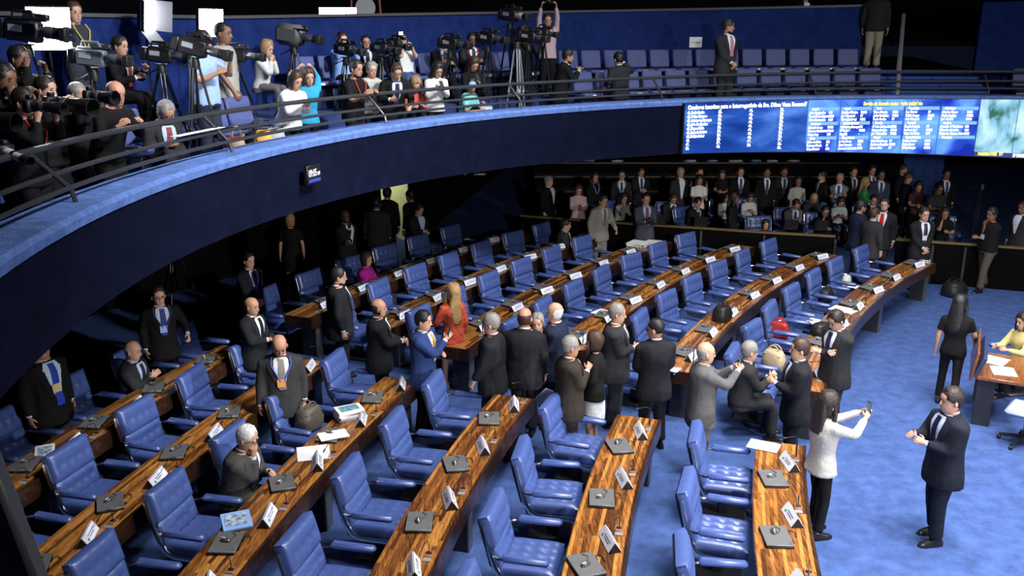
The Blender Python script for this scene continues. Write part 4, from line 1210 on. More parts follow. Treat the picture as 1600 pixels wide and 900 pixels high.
m38 = person(858, 275, 1.76, -30, 'man in dark suit standing in the gloom left of the press bench', c=BK, skin='l', hair=('short', 'grey'), group=G1, tie=None)
w39 = person(905, 290, 1.62, -85, 'woman in pale pink blouse filming with a phone in the dark', pose='look', top='blouse', c=(.55, .36, .38), bot=BK, fem=True, skin='l', hair=('long', 'brown'), group=G1)
m40 = person(1347, 313, 1.80, 8, 'bearded man in navy suit and red tie in the group of three', c=NV, tie=(.35, .01, .02), skin='l', hair=('short', 'black'), beard='black', group=G1)
m41 = person(1368, 325, 1.72, 25, 'short fair-haired man in dark grey suit in the group of three', c=(.03, .03, .033), skin='l', hair=('short', 'brown'), group=G1, L=(.2, .1, 1.0))
m42 = person(1383, 310, 1.80, -120, 'man in black suit and bright red tie in the group of three', c=DK, tie=(.42, .01, .015), skin='l', hair=('short', 'dark'), beard='dark', group=G1)
m43 = person(1446, 325, 1.76, -88, 'man in black suit with sticker, hands clasped, beyond the far front desk', pose='clasp', c=DK, tie=(.03, .03, .04), skin='l', hair=('short', 'dark'), group=G1, badge=(.6, .5, .7))
m44 = person(1551, 325, 1.76, 200, 'man in black polo and khaki trousers with his hand to his mouth', top='tee', c=BK, bot=(.07, .06, .05), skin='d', hair=('short', 'black'), pose='chin', group=G1, feet=((.22, .14), (-.18, -.12)), badge=(.5, .5, .55))
m45 = person(1600, 315, 1.76, 200, 'man in dark jacket at the right edge of the picture', c=CH, skin='d', hair=('short', 'black'), group=G1, tie=None)
w46 = person(1148, 300, 1.66, -20, 'dark-clothed woman with wavy black hair standing before the press bench', top='blouse', c=BK, bot=BK, fem=True, skin='d', hair=('long', 'black'), group=G1)
w4 = person(1600, 490, 1.62, 195, 'clerk in pale yellow jacket writing at the table on the right', pose='sit', top='blouse', c=(.55, .47, .20), bot=BK, fem=True, skin='l', hair=('long', 'black'), group='seated clerks', L=(.40, .1, .80), R=(.42, -.12, .80))

# ---- the crowd in the dark below the video wall
CRG = 'onlookers behind the press bench'
CROWD = [(972, 266, 1.74, -95, 'suit', CH, 0, 'short', 'dark', 'man in grey suit with a lanyard standing left behind the bench', 'stand'),
         (1003, 262, 1.74, -80, 'suit', DK, 0, 'short', 'dark', 'man in dark suit checking a phone behind the bench', 'look'),
         (930, 270, 1.66, -60, 'blouse', BK, 1, 'long', 'dark', 'woman in black left of the man with a lanyard', 'stand'),
         (1064, 262, 1.76, -70, 'open', CH, 0, 'short', 'grey', 'man with white shirt and strap behind the bench', 'stand'),
         (1094, 275, 1.64, -90, 'vest', (.62, .62, .58), 1, 'long', 'dark', 'woman in sleeveless white blouse behind the bench', 'look'),
         (1094, 262, 1.74, -80, 'suit', BK, 0, 'short', 'dark', 'man half hidden behind the woman in sleeveless white', 'stand'),
         (1129, 266, 1.64, -110, 'tee', BK, 1, 'long', 'dark', 'woman in black checking a phone behind the bench', 'look'),
         (1158, 261, 1.74, -90, 'suit', BK, 0, 'short', 'dark', 'man in black suit and pale tie behind the bench', 'stand'),
         (1199, 262, 1.76, -90, 'suit', BK, 0, 'short', 'black', 'dark man in suit behind a seated reporter', 'stand'),
         (1226, 261, 1.76, -90, 'suit', DK, 0, 'short', 'black', 'man in suit with badge behind the bench', 'stand'),
         (1248, 276, 1.62, -90, 'blouse', (.34, .34, .30), 1, 'bob', 'black', 'woman in grey blouse behind the seated reporter in grey', 'stand'),
         (1285, 267, 1.74, 190, 'suit', BK, 0, 'short', 'dark', 'man in black suit turned left behind the bench', 'stand'),
         (1313, 271, 1.74, -110, 'suit', (.13, .16, .20), 0, 'short', 'grey', 'man in pale grey suit with crossed arms behind the bench', 'cross'),
         (1335, 261, 1.78, -85, 'suit', BK, 0, 'short', 'dark', 'tall man in dark suit behind the woman in green', 'stand'),
         (1354, 277, 1.64, -20, 'blouse', (.03, .22, .08), 1, 'long', 'light', 'woman in green top pointing behind the bench', 'chest'),
         (1364, 259, 1.76, -80, 'suit', DK, 0, 'short', 'dark', 'man in white shirt and tie behind the woman in green', 'stand'),
         (1378, 266, 1.76, -95, 'suit', (.03, .045, .08), 0, 'short', 'black', 'man in blue-grey suit right of the woman in green', 'stand'),
         (1412, 257, 1.78, -40, 'suit', DK, 0, 'short', 'dark', 'man in suit in profile further back on the right', 'stand'),
         (1420, 270, 1.74, -20, 'suit', (.012, .018, .035), 0, 'short', 'brown', 'young man in navy suit in profile on the right', 'stand'),
         (1437, 285, 1.64, -100, 'tee', (.05, .02, .02), 1, 'long', 'dark', 'woman in dark red top on the right', 'look'),
         (1480, 265, 1.76, -90, 'suit', BK, 0, 'short', 'black', 'man in dark suit furthest right in the gloom', 'stand'),
         (1470, 288, 1.70, -90, 'tee', CH, 0, 'short', 'black', 'man in dark shirt right of the woman in dark red', 'look')]
for px, py, h, yw, tp_, c_, fm, hs, hcol, lab, ps in CROWD:
    person(px, py, h, yw, lab, pose=ps, top=tp_, c=c_, bot=BK, fem=bool(fm), hair=(hs, hcol), skin='m' if hcol != 'black' else 'd', low=True, group=CRG, lanyard=(.3, .4, .7) if 'lanyard' in lab else None, tie=None if tp_ == 'open' else (.03, .04, .12), sleeve='none' if 'sleeveless' in lab else None)
SEATG = 'reporters seated at the press bench'
SEATED = [(976, 303, 1.66, -60, 'blouse', (.30, .30, .30), 1, 'long', 'dark', 'woman with long dark hair seated left at the press bench', 'sitchin'),
          (1054, 304, 1.74, -85, 'suit', CH, 0, 'short', 'brown', 'man in suit and tie seated at a laptop on the press bench', 'sitlook'),
          (1092, 309, 1.74, -60, 'suit', DK, 0, 'short', 'black', 'man in black suit hand on face seated at the bench', 'sitchin'),
          (1137, 304, 1.64, -90, 'blouse', (.42, .46, .50), 1, 'long', 'dark', 'woman in pale top seated behind the standing woman', 'sitlook'),
          (1174, 303, 1.64, -90, 'blouse', (.50, .50, .50), 1, 'bob', 'dark', 'woman in white patterned blouse seated at the bench', 'sitlook'),
          (1246, 313, 1.74, -85, 'suit', GY, 0, 'short', 'dark', 'man in light grey suit and black tie typing at the bench', 'sitlook'),
          (1274, 303, 1.72, -90, 'tee', CH, 0, 'fringe', 'grey', 'balding man in dark shirt seated behind the bench', 'sitlook'),
          (1291, 323, 1.64, -90, 'blouse', BK, 1, 'bob', 'black', 'woman in black with hand on her face at the bench', 'sitchin'),
          (1316, 310, 1.64, -90, 'tee', (.45, .55, .55), 1, 'bob', 'dark', 'woman in pale blue top seated right at the bench', 'sitlook'),
          (1366, 305, 1.72, -90, 'suit', BK, 0, 'short', 'dark', 'man in dark suit hidden behind the group of three', 'sit'),
          (1478, 325, 1.70, -110, 'tee', BK, 1, 'long', 'dark', 'person with hand at the ear seated at the right end', 'sitchin'),
          (1197, 344, 1.40, -80, 'blouse', BK, 1, 'bob', 'black', 'woman whose face peeps just over the bench', 'sit')]
PRESS = []
for px, py, h, yw, tp_, c_, fm, hs, hcol, lab, ps in SEATED:
    PRESS.append(person(px, py, h, yw, lab, pose=ps, top=tp_, c=c_, bot=BK, fem=bool(fm), hair=(hs, hcol), skin='m', low=True, group=SEATG, sh=(.5, .55, .65)))

# ---- the gallery
GG = 'press and visitors in the gallery'
W, T2 = WALK, TIER2
g1 = person(36, 138, 1.74, -8, 'photographer in dark jacket with lanyard aiming a long lens at far left', pose='kneelcam', c=BK, top='blouse', dr=.95, z0=W, skin='m', hair=('short', 'dark'), lanyard=(.4, .02, .03), group=GG, R=(.24, -.10, 1.12))
g2 = person(70, 120, 1.74, -10, 'photographer with floppy dark hair aiming a big black lens', pose='kneelcam', c=BK, top='blouse', dr=1.45, z0=W, skin='l', hair=('short', 'dark'), group=GG)
g3 = person(181, 127, 1.74, -25, 'bald man in dark jacket resting an arm on the rail', pose='kneel', c=BK, top='blouse', dr=.85, z0=W, skin='r', hair=('none', 'dark'), group=GG, L=(.40, .16, .90), R=(.40, -.14, .90), lean=22)
g4 = person(114, 3, 1.78, -22, 'man in dark shirt with yellow lanyard beside the large square light', pose='clasp', top='tee', c=(.03, .032, .045), dr=2.9, z0=T2, skin='l', hair=('short', 'brown'), lanyard=(.6, .5, .08), group=GG, hy=-12)
g5 = person(187, 57, 1.76, -12, 'smiling man in dark suit and orange tie seated among cameras', pose='sit', c=BK, sh=(.78, .76, .74), tie=(.65, .10, .06), dr=2.6, z0=T2, skin='l', hair=('short', 'dark'), group=GG, L=(.3, .2, .9))
g6 = person(316, 48, 1.76, -14, 'camera operator in pale blue shirt hidden behind a video camera', pose='cam', top='tee', c=(.30, .42, .68), bot=(.02, .025, .05), dr=1.3, z0=W, skin='m', hair=('short', 'dark'), group=GG, R=(.30, -.18, 1.25), L=(.3, .14, 1.38))
g7 = person(348, 35, 1.78, -5, 'man in beige vest standing before the upright light', top='vest', c=(.33, .31, .28), sh=(.30, .30, .62), bot=(.03, .028, .03), dr=1.75, z0=W, skin='d', hair=('buzz', 'black'), group=GG, R=(.20, -.24, .90))
g8 = person(262, 160, 1.72, -38, 'grey-haired man in suit sitting on the gallery step with a phone', pose='squat', c=CH, sh=(.4, .48, .7), tie=(.2, .04, .05), dr=.95, z0=W, skin='m', hair=('short', 'grey'), group=GG, L=(.16, .10, .88), R=(.34, -.10, .52))
g9 = person(419, 64, 1.66, -20, 'blond woman in pale top seated with hands at her mouth', pose='sitchin', top='blouse', c=(.50, .50, .48), bot=(.10, .09, .10), fem=True, dr=2.35, z0=T2, skin='l', hair=('bob', 'light'), group=GG, L=(.26, .04, 1.0), R=(.26, -.04, 1.0))
g10 = person(464, 113, 1.66, -35, 'woman in white sweater leaning on the gallery rail', pose='kneel', top='blouse', c=(.70, .70, .70), bot=BK, fem=True, dr=.80, z0=W, skin='l', hair=('bob', 'brown'), group=GG, L=(.42, .06, .86), R=(.42, -.04, .86), lean=20, fat=1.2, hp=12)
g11 = person(482, 108, 1.66, -60, 'woman in turquoise top with both hands on her head', pose='kneel', top='blouse', c=(.03, .30, .48), bot=BK, fem=True, dr=1.25, z0=W, skin='l', hair=('bob', 'brown'), group=GG, L=(.02, .12, 1.40), R=(.02, -.12, 1.40))
g12 = person(534, 51, 1.74, -48, 'man in light blue shirt with headphones behind a video camera', pose='sitcam', top='shirt', c=(.22, .36, .68), dr=2.6, z0=T2, skin='l', hair=('short', 'dark'), group=GG, bot=BK)
g13 = person(571, 55, 1.76, -65, 'man in dark suit sitting between two video cameras', pose='sit', c=BK, dr=2.8, z0=T2, skin='m', hair=('buzz', 'black'), beard='black', group=GG)
g14 = person(557, 94, 1.74, -30, 'man in black T-shirt with red lanyard leaning on the rail', pose='kneel', top='tee', c=BK, bot=BK, dr=.80, z0=W, skin='m', hair=('short', 'black'), lanyard=(.6, .04, .03), group=GG, R=(.38, -.12, .90), L=(.38, .12, .90), lean=8, beard='black')
g15 = person(581, 97, 1.74, -55, 'grey-haired man in pale vest behind the rail', pose='kneel', top='vest', c=(.42, .42, .38), sh=(.4, .42, .45), bot=BK, dr=1.4, z0=W, skin='l', hair=('short', 'grey'), group=GG, R=(.38, -.10, .86))
g16 = person(621, 101, 1.76, -68, 'man in dark suit bending over the rail', pose='kneel', c=BK, sh=(.55, .62, .8), dr=.80, z0=W, skin='l', hair=('short', 'brown'), group=GG, lean=26, hp=20, L=(.45, .18, .62), R=(.45, -.16, .75))
g17 = person(628, 52, 1.76, -52, 'man in white shirt and jeans shouldering a camera with a lit lamp', pose='sitcam', top='shirt', c=(.62, .62, .60), bot=(.05, .08, .20), dr=2.5, z0=T2, skin='l', hair=('short', 'dark'), group=GG, fat=1.2, sleeve='short')
g18 = person(693, 56, 1.76, -70, 'balding man in dark suit sitting behind a video camera', pose='sit', c=BK, sh=(.3, .3, .35), dr=2.7, z0=T2, skin='l', hair=('fringe', 'dark'), group=GG, fat=1.1)
g19 = person(686, 99, 1.64, -62, 'woman in white cardigan typing on a phone at the rail', pose='kneel', top='blouse', c=(.66, .66, .64), bot=BK, fem=True, dr=.80, z0=W, skin='l', hair=('long', 'black'), group=GG, hp=24, R=(.32, -.06, .90), L=(.32, .06, .90), fat=1.05)
g20 = person(737, 52, 1.76, -65, 'man in dark suit with red lanyard beside a tall camera tripod', pose='sit', c=CH, dr=2.7, z0=T2, skin='d', hair=('short', 'black'), beard='black', lanyard=(.5, .04, .03), group=GG)
g21 = person(743, 91, 1.64, -60, 'woman with reddish brown hair looking at her phone', pose='kneel', top='blouse', c=BK, bot=BK, fem=True, dr=1.3, z0=W, skin='l', hair=('long', 'brown'), group=GG, hp=28, R=(.32, -.05, .92), L=(.32, .05, .90))
g22 = person(737, 122, 1.72, -25, 'man in turquoise shirt and pale blue cap crouching at the rail', pose='squat', top='tee', c=(.18, .50, .50), bot=BK, dr=.75, z0=W, skin='m', hair=('short', 'black'), group=GG, hp=8, hy=-50, R=(.40, -.15, .45))
g23 = person(818, 41, 1.68, -68, 'woman in black filming with a video camera on a tripod', pose='cam', top='blouse', c=BK, bot=BK, fem=True, dr=1.7, z0=W, skin='l', hair=('long', 'dark'), group=GG, hp=6)
g24 = person(856, 22, 1.78, -85, 'photographer in plaid shirt lifting a camera above the head', top='shirt', c=(.42, .32, .34), bot=BK, dr=2.35, z0=T2, skin='m', hair=('short', 'dark'), group=GG, L=(.20, .16, 1.95), R=(.20, -.16, 1.95), lanyard=(.55, .15, .08))
g25 = person(889, 77, 1.74, 5, 'bearded man in dark suit crouching with hands together', pose='kneel', c=BK, dr=1.25, z0=W, skin='m', hair=('short', 'black'), beard='black', group=GG, L=(.40, .05, .98), R=(.38, -.05, .98))
g26 = person(966, 82, 1.74, 120, 'man in dark grey suit seen from behind raising one hand', pose='sit', c=(.018, .022, .026), dr=1.0, z0=W, skin='m', hair=('short', 'black'), group=GG, R=(.30, -.30, 1.15), L=(.1, .3, .7))
g27 = person(1139, 30, 1.84, -60, 'man in grey suit and pink tie standing with clasped hands in the gallery', pose='clasp', c=(.022, .023, .026), tie=(.45, .18, .22), skin='m', hair=('short', 'dark'), beard='dark', dr=.75, z0=W + .08, group=GG, hy=50)
g28 = person(1377, -48, 1.80, 60, 'person in beige trousers climbing the gallery stairs', top='blouse', c=(.02, .02, .022), bot=(.30, .27, .20), skin='m', z0=4.34, pos=None, dr=3.15, hair=('short', 'dark'), group=GG, shoe=(.05, .05, .06))
g29 = person(4, 100, 1.74, -15, 'person in black at the far left edge of the gallery', pose='kneelcam', c=BK, top='blouse', dr=1.3, z0=W, skin='d', hair=('short', 'black'), group=GG)
g30 = person(120, 130, 1.70, -10, 'photographer behind the silver-ringed lens', pose='kneelcam', c=BK, top='blouse', dr=1.6, z0=W, skin='m', hair=('short', 'grey'), group=GG)
g31 = person(650, 122, 1.62, -70, 'fair-haired person in red behind the woman in white cardigan', pose='squat', top='blouse', c=(.50, .09, .07), bot=BK, fem=True, dr=1.15, z0=W, skin='l', hair=('long', 'light'), group=GG)
g32 = person(28, 72, 1.74, -10, 'operator in black behind the big camera at upper left', pose='cam', c=BK, top='blouse', dr=1.8, z0=W, skin='d', hair=('short', 'black'), group=GG)
g33 = person(1260, -6, 1.72, -80, 'person in white collar sitting above the gallery wall', pose='sit', c=BK, sh=(.7, .7, .72), tie=None, top='suit', dr=4.3, z0=5.05, skin='m', hair=('short', 'dark'), group=GG)


# ================================================================== CAMERAS, TRIPODS, LIGHTS
LENSW = mat('lens_white', (.62, .60, .56), .4); LENSG = mat('lens_glass', (.01, .012, .02), .05, coat=1); CAMG = mat('camera_grey', (.13, .15, .19), .45); HOOD = mat('hood_black', (.006, .006, .007), .7)


def frameM(yaw, pitch=0):
    return (RZ(yaw) @ Matrix.Rotation(-R_(pitch), 3, 'Y').inverted())


def tv_camera(pos, yaw, label, pitch=-6, sc=1., body=None, lamp_on=False, cover=False, white=False):
    c = empty('video_camera', pos); c.rotation_euler = (0, R_(-pitch), R_(yaw)); c.scale = (sc, sc, sc); tag(c, label, 'video camera', 'video cameras in the gallery')
    body = body or BLACK
    b = MB(); b.box((0, 0, 0), (.34, .12, .19), bev=.02); b.box((-.02, .0, .10), (.26, .10, .03), bev=.01); b.build('body', body, c)
    b = MB(); b.box((-.22, 0, 0), (.10, .11, .17), bev=.015); b.build('battery', BLACK, c)
    b = MB(); b.tube([(-.12, 0, .10), (-.11, 0, .165), (.08, 0, .175), (.12, 0, .11)], .016, 8); b.build('handle', BLACK if body is BLACK else body, c)
    b = MB(); b.tube([(.17, 0, .01), (.22, 0, .01), (.23, 0, .01), (.34, 0, .01)], [.045, .050, .058, .055], 14); b.build('lens', LENSW if white else GREYM, c)
    b = MB(); b.tube([(.33, 0, .01), (.40, 0, .01), (.44, 0, .01)], [.056, .062, .074], 14); b.box((.44, 0, .01), (.07, .16, .12), bev=.01); b.build('lens_hood', HOOD, c)
    b = MB(); b.ell((.478, 0, .01), (.006, .05, .045), None, 12, 5); b.build('front_glass', LENSG, c)
    b = MB(); b.box((.10, .10, .13), (.16, .06, .06), bev=.012); b.tube([(.02, .10, .13), (-.06, .10, .13)], [.03, .036], 10); b.build('viewfinder', BLACK, c)
    b = MB(); b.tube([(.06, -.09, .12), (.30, -.09, .12)], [.014, .018], 8); b.build('microphone', BLACK, c)
    b = MB(); b.box((-.05, -.062, .02), (.14, .006, .06)); b.build('side_plate', mat('label_grey', (.4, .42, .45), .5), c, False)
    if cover:
        b = MB(); b.box((-.05, 0, .03), (.44, .22, .30), bev=.07); b.build('rain_cover', mat('rain_cover', (.10, .10, .10), .5), c)
    if lamp_on:
        b = MB(); b.box((.14, 0, .23), (.06, .10, .07), bev=.01); b.build('lamp_head', BLACK, c)
        b = MB(); b.box((.173, 0, .23), (.006, .08, .055)); b.build('lamp_face', emis('lamp_face', (.9, .95, 1), 22), c, False)
    return c


def tripod(foot, h, label, spread=.38, m=None, cat='tripod', group='camera tripods in the gallery'):
    c = empty('tripod', foot); tag(c, label, cat, group); m = m or BLACKM
    rz = (sum(map(ord, label)) % 100) / 100 * 2
    for k in range(3):
        a = rz + 2 * math.pi * k / 3; e = Vector((math.cos(a) * spread, math.sin(a) * spread, .01)); t = Vector((math.cos(a) * .05, math.sin(a) * .05, h - .12)); s_ = Vector((-math.sin(a), math.cos(a), 0)) * .022
        b = MB(); b.tube([t + s_, t.lerp(e, .55) + s_], .011, 6); b.tube([t - s_, t.lerp(e, .55) - s_], .011, 6); b.tube([t.lerp(e, .5), e], .012, 6); b.box(t.lerp(e, .54), (.05, .05, .04), bev=.008)
        lg = b.build('leg', m, c)
        b = MB(); b.box(e, (.05, .05, .02), bev=.006); b.build('foot', BLACK, lg)
        b = MB(); b.tube([Vector((0, 0, h * .42)), t.lerp(e, .58)], .007, 5); b.build('spreader', m, c)
    b = MB(); b.tube([(0, 0, h * .40), (0, 0, h - .1)], .016, 8); b.build('column', m, c)
    b = MB(); b.tube([(0, 0, h - .14), (0, 0, h - .08), (0, 0, h)], [.06, .065, .05], 12); b.box((0, 0, h - .005), (.14, .09, .02), bev=.005); b.build('head', BLACK, c)
    b = MB(); b.tube([(-.03, .05, h - .04), (-.25, .12, h - .14)], .009, 6); b.build('pan_handle', BLACK, c)
    return c


def photo_camera(pos, yaw, label, ln=.25, r=.05, pitch=-4, white=False, ring=False, sc=1.):
    c = empty('photo_camera', pos); c.rotation_euler = (0, R_(-pitch), R_(yaw)); c.scale = (sc, sc, sc); tag(c, label, 'camera', 'photo cameras')
    b = MB(); b.box((0, 0, 0), (.07, .15, .11), bev=.015); b.box((0, 0, .07), (.06, .06, .045), bev=.012); b.box((.02, -.06, -.005), (.05, .04, .11), bev=.015); b.build('body', BLACK, c)
    m = LENSW if white else BLACK
    b = MB(); b.tube([(.03, 0, 0), (.08, 0, 0), (.10, 0, 0), (.03 + ln * .6, 0, 0), (.03 + ln * .75, 0, 0)], [.038, .040, .05 * r / .05 * .85, r * .9, r], 16); L = b.build('lens', m, c)
    b = MB(); b.tube([(.03 + ln * .3, 0, 0), (.03 + ln * .42, 0, 0)], r * .97, 16); b.build('zoom_ring', BLACK if white else GREYM, L)
    b = MB(); x0 = .03 + ln * .75; rings = []
    for x, rr in [(x0, r), (x0 + ln * .35, r * 1.18), (x0 + ln * .35, r * 1.08), (x0 + .01, r * .92)]:
        rings.append([(x, rr * math.cos(2 * math.pi * j / 18), rr * math.sin(2 * math.pi * j / 18)) for j in range(18)])
    b.loft(rings, cap=False); b.build('lens_hood', HOOD, c)
    b = MB(); b.ell((x0 + .012, 0, 0), (.012, r * .9, r * .9), None, 14, 6); b.build('front_glass', LENSG, c)
    if ring:
        b = MB(); b.tube([(x0 + ln * .35, r * 1.14 * math.cos(t), r * 1.14 * math.sin(t)) for t in [2 * math.pi * j / 20 for j in range(21)]], .006, 6); b.build('silver_ring', CHROME, c)
    return c


def light_panel(pos, yaw, label, w_, h_, strength, foot_z, doors=True, pitch=-8):
    c = empty('studio_light', pos); c.rotation_euler = (0, R_(-pitch), R_(yaw)); tag(c, label, 'studio light', 'studio lights in the gallery')
    b = MB(); b.box((-.04, 0, 0), (.08, w_, h_), bev=.012); b.build('housing', BLACK, c)
    b = MB(); b.box((.003, 0, 0), (.006, w_ * .94, h_ * .94)); b.build('lit_face', emis('panel_lit_%d' % strength, (.88, .93, 1), strength), c, False)
    if doors:
        dm = mat('barn_door', (.10, .10, .11), .6)
        for y, z, sy, sz, rot in [(w_ / 2, 0, 0, h_, Matrix.Rotation(R_(38), 3, 'Z')), (-w_ / 2, 0, 0, h_, Matrix.Rotation(R_(-38), 3, 'Z')), (0, h_ / 2, w_, 0, Matrix.Rotation(R_(-42), 3, 'Y')), (0, -h_ / 2, w_, 0, Matrix.Rotation(R_(42), 3, 'Y'))]:
            b = MB(); dirv = rot @ Vector((1, 0, 0)); b.box(Vector((0, y, z)) + dirv * .11, (.22, sy or .006, sz or .006), rot); b.build('barn_door', dm, c, False)
    z = pos.z - foot_z
    s_ = empty('light_stand', (pos.x - .08 * math.cos(R_(yaw)), pos.y - .08 * math.sin(R_(yaw)), foot_z)); tag(s_, 'black stand carrying the ' + label, 'stand', 'light stands in the gallery')
    b = MB(); b.tube([(0, 0, .05), (0, 0, z)], .016, 8); b.build('pole', BLACKM, s_)
    for k in range(3):
        a = 2 * math.pi * k / 3 + .4; b = MB(); b.tube([(0, 0, .35), (.35 * math.cos(a), .35 * math.sin(a), .01)], .011, 6); b.build('leg', BLACKM, s_)
    return c


def cam_on_tripod(px, py, dr, yaw, what, sc=1., fz=None, pitch=-6, **k):
    p = RG(px, py, dr); fz = (WALK if dr < 1.75 else TIER2) if fz is None else fz
    tv_camera(p, yaw, what, pitch, sc, **k)
    if p.z - fz > .5: tripod((p.x, p.y, fz), p.z - fz - .12 * sc, 'tripod under the ' + what, .30)


cam_on_tripod(38, 48, 1.95, -12, 'big dark video camera at the upper left corner', 1.15)
cam_on_tripod(143, 90, 1.75, -8, 'pale grey video camera in front of the square light', 1.0, body=CAMG)
cam_on_tripod(250, 86, 1.9, -5, 'black video camera right of the smiling man', .95)
cam_on_tripod(302, 74, 1.0, -8, 'large video camera aimed by the man in pale blue', 1.0, pitch=-14, cover=False)
cam_on_tripod(368, 86, 2.2, -6, 'black video camera right of the beige vest', .95)
cam_on_tripod(458, 58, 2.5, -20, 'tall video camera under a rain cover', 1.15, cover=True)
cam_on_tripod(540, 78, 2.0, -38, 'video camera before the man with headphones', .95)
cam_on_tripod(596, 76, 2.15, -40, 'video camera left of the lit camera lamp', .95)
cam_on_tripod(618, 70, 2.2, -50, 'shoulder video camera with a glowing lamp on top', .95, lamp_on=True)
cam_on_tripod(703, 68, 2.1, -35, 'video camera before the balding man in dark suit', 1.05)
cam_on_tripod(762, 60, 1.7, -40, 'video camera on a tall tripod right of the red lanyard', 1.05)
cam_on_tripod(797, 24, 2.3, -45, 'topmost video camera with a long white lens', 1.15, white=True)
cam_on_tripod(826, 58, 1.2, -40, 'video camera held by the woman in black', 1.0)
cam_on_tripod(848, 52, 1.35, -45, 'small video camera on a tripod below the raised camera', .9)
p = RG(808, 66, 1.0); tripod((p.x, p.y, WALK), p.z - WALK, 'empty silver tripod in front of the woman in black', .26, M1)
photo_camera(RG(47, 165, .72), -10, 'camera with grey tele lens of the photographer with lanyard', .26, .048)
photo_camera(RG(80, 160, .80), -22, 'camera with the widest black tele lens', .42, .07)
photo_camera(RG(140, 149, .95), -20, 'camera with silver-ringed lens beside the bald head', .26, .062, ring=True)
photo_camera(RG(-62, 182, .7), -12, 'camera with white tele lens cut by the left edge', .4, .06, white=True)
photo_camera(RG(6, 236, .62), -28, 'camera with white lens poking through the rail at lower left', .26, .036, white=True, pitch=-12)
photo_camera(g24['L'].lerp(g24['R'], .5) + Vector((0, 0, .06)), -85, 'camera held high over the gallery by a photographer', .14, .04)
photo_camera(m37['L'].lerp(m37['R'], .5) + Vector((0, 0, .03)), -80, 'camera in the hands of the man in blue-grey suit', .14, .04)
light_panel(RG(77, 45, 2.3), -45, 'large square white light at upper left', .50, .50, 60, TIER2, False)
light_panel(RG(232, 24, 2.9), -20, 'narrow light with open barn doors', .30, .42, 45, TIER2)
light_panel(RG(330, 36, 2.6), -40, 'upright light behind the beige vest', .42, .42, 50, TIER2, False)
light_panel(RG(528, 22, 3.9), -70, 'wide light on top of the gallery wall', .75, .25, 45, 5.0, False)

# ladder-like red frame and disc behind the wide light
rf = empty('projector_stand', RG(572, 30, 4.2)); tag(rf, 'red painted stand with pale disc beside the wide light', 'stand')
RED = mat('red_paint', (.16, .02, .02), .5)
b = MB(); b.tube([(-.30, 0, .0), (-.22, 0, 1.3)], .025, 6); b.build('post', RED, rf)
b = MB(); b.tube([(.30, 0, .0), (.22, 0, 1.3)], .025, 6); b.build('post', RED, rf)
b = MB(); b.tube([(0, -.04, .22), (0, 0, .22)], .2, 16); b.build('disc', mat('disc_grey', (.3, .3, .3), .5), rf)
b = MB(); b.box((.05, 0, .05), (.35, .2, .12), bev=.02); b.build('base', mat('disc_grey', (.3, .3, .3), .5), rf)


# phones held up on the floor
def phone(info, label, key=None, tilt=0, yaw_off=0):
    p = info['L'].lerp(info['R'], .5) if key is None else info[key]
    c = empty('mobile_phone', p + Vector((0, 0, .04)), info['yaw'] + yaw_off); tag(c, label, 'phone', 'mobile phones')
    M = Matrix.Rotation(R_(tilt), 3, 'Y')
    b = MB(); b.box((0, 0, 0), (.009, .07, .145), M, .004); b.build('case', BLACK, c)
    b = MB(); b.box(M @ Vector((-.0055, 0, 0)), (.001, .062, .125), M); b.build('screen', emis('phone_screen', (.35, .5, .8), .35), c, False)


phone(w2, 'dark phone held up by the woman in the light grey jacket')
phone(m5, 'phone raised by the balding man in the mid grey suit')
phone(m17, 'phone held by the young man in the bright blue suit', 'R')
phone(m22, 'phone read by the bald man at the rear near desk', None, -50)
phone(m33, 'phone of the man with pale shirt near the doorway', None, -50)
phone(w39, 'phone of the woman in the pale pink blouse', None, -20)
phone(g19, 'phone of the woman in the white cardigan', None, -40)
phone(g21, 'phone of the woman with reddish brown hair', None, -40)

# cap and headphones
cp = empty('baseball_cap', g22['head'], g22['yaw']); tag(cp, 'pale blue cap of the man in turquoise', 'cap'); CAPM = mat('cap_blue', (.22, .42, .78), .7)
b = MB(); rings = []
for z, r in [(.03, .105), (.06, .105), (.09, .095), (.115, .07), (.128, .03)]:
    rings.append([(r * 1.08 * math.cos(t), r * .9 * math.sin(t), z) for t in [2 * math.pi * j / 14 for j in range(14)]])
b.loft(rings); b.build('crown', CAPM, cp)
b = MB(); b.ell((.11, 0, .035), (.10, .075, .008), None, 12, 4); b.build('peak', CAPM, cp)
hpn = empty('headphones', g12['head'], g12['yaw']); tag(hpn, 'headphones worn by the man in light blue shirt', 'headphones')
b = MB(); b.tube([(0, .10 * math.cos(t), .02 + .13 * math.sin(t)) for t in [math.pi * j / 10 for j in range(11)]], .010, 6); b.build('band', GREYM, hpn)
for s_ in (-1, 1): b = MB(); b.ell((0, s_ * .095, .0), (.035, .018, .042), None, 10, 5); b.build('ear_cup', BLACK, hpn)

# ================================================================== GALLERY SEATS
def make_seat():
    c = empty('theatre_chair')
    t = R_(12); M = Matrix.Rotation(-t, 3, 'Y')
    b = MB(); b.box((-.10, 0, .70), (.07, .50, .40), M, .025); b.build('backrest', LEATHER2, c)
    b = MB(); b.box((.12, 0, .43), (.42, .48, .08), Matrix.Rotation(R_(-8), 3, 'Y'), .025); b.build('seat', LEATHER2, c)
    b = MB(); b.box((.335, 0, .445), (.012, .10, .035)); b.build('number_tag', WHITE, c, False)
    b = MB(); b.box((.05, 0, .2), (.30, .44, .40), bev=.02); b.build('base', DKFRAME, c)
    for s_ in (-1, 1): b = MB(); b.box((.06, s_ * .275, .50), (.36, .04, .05), bev=.015); b.build('armrest', DKFRAME, c)
    return c


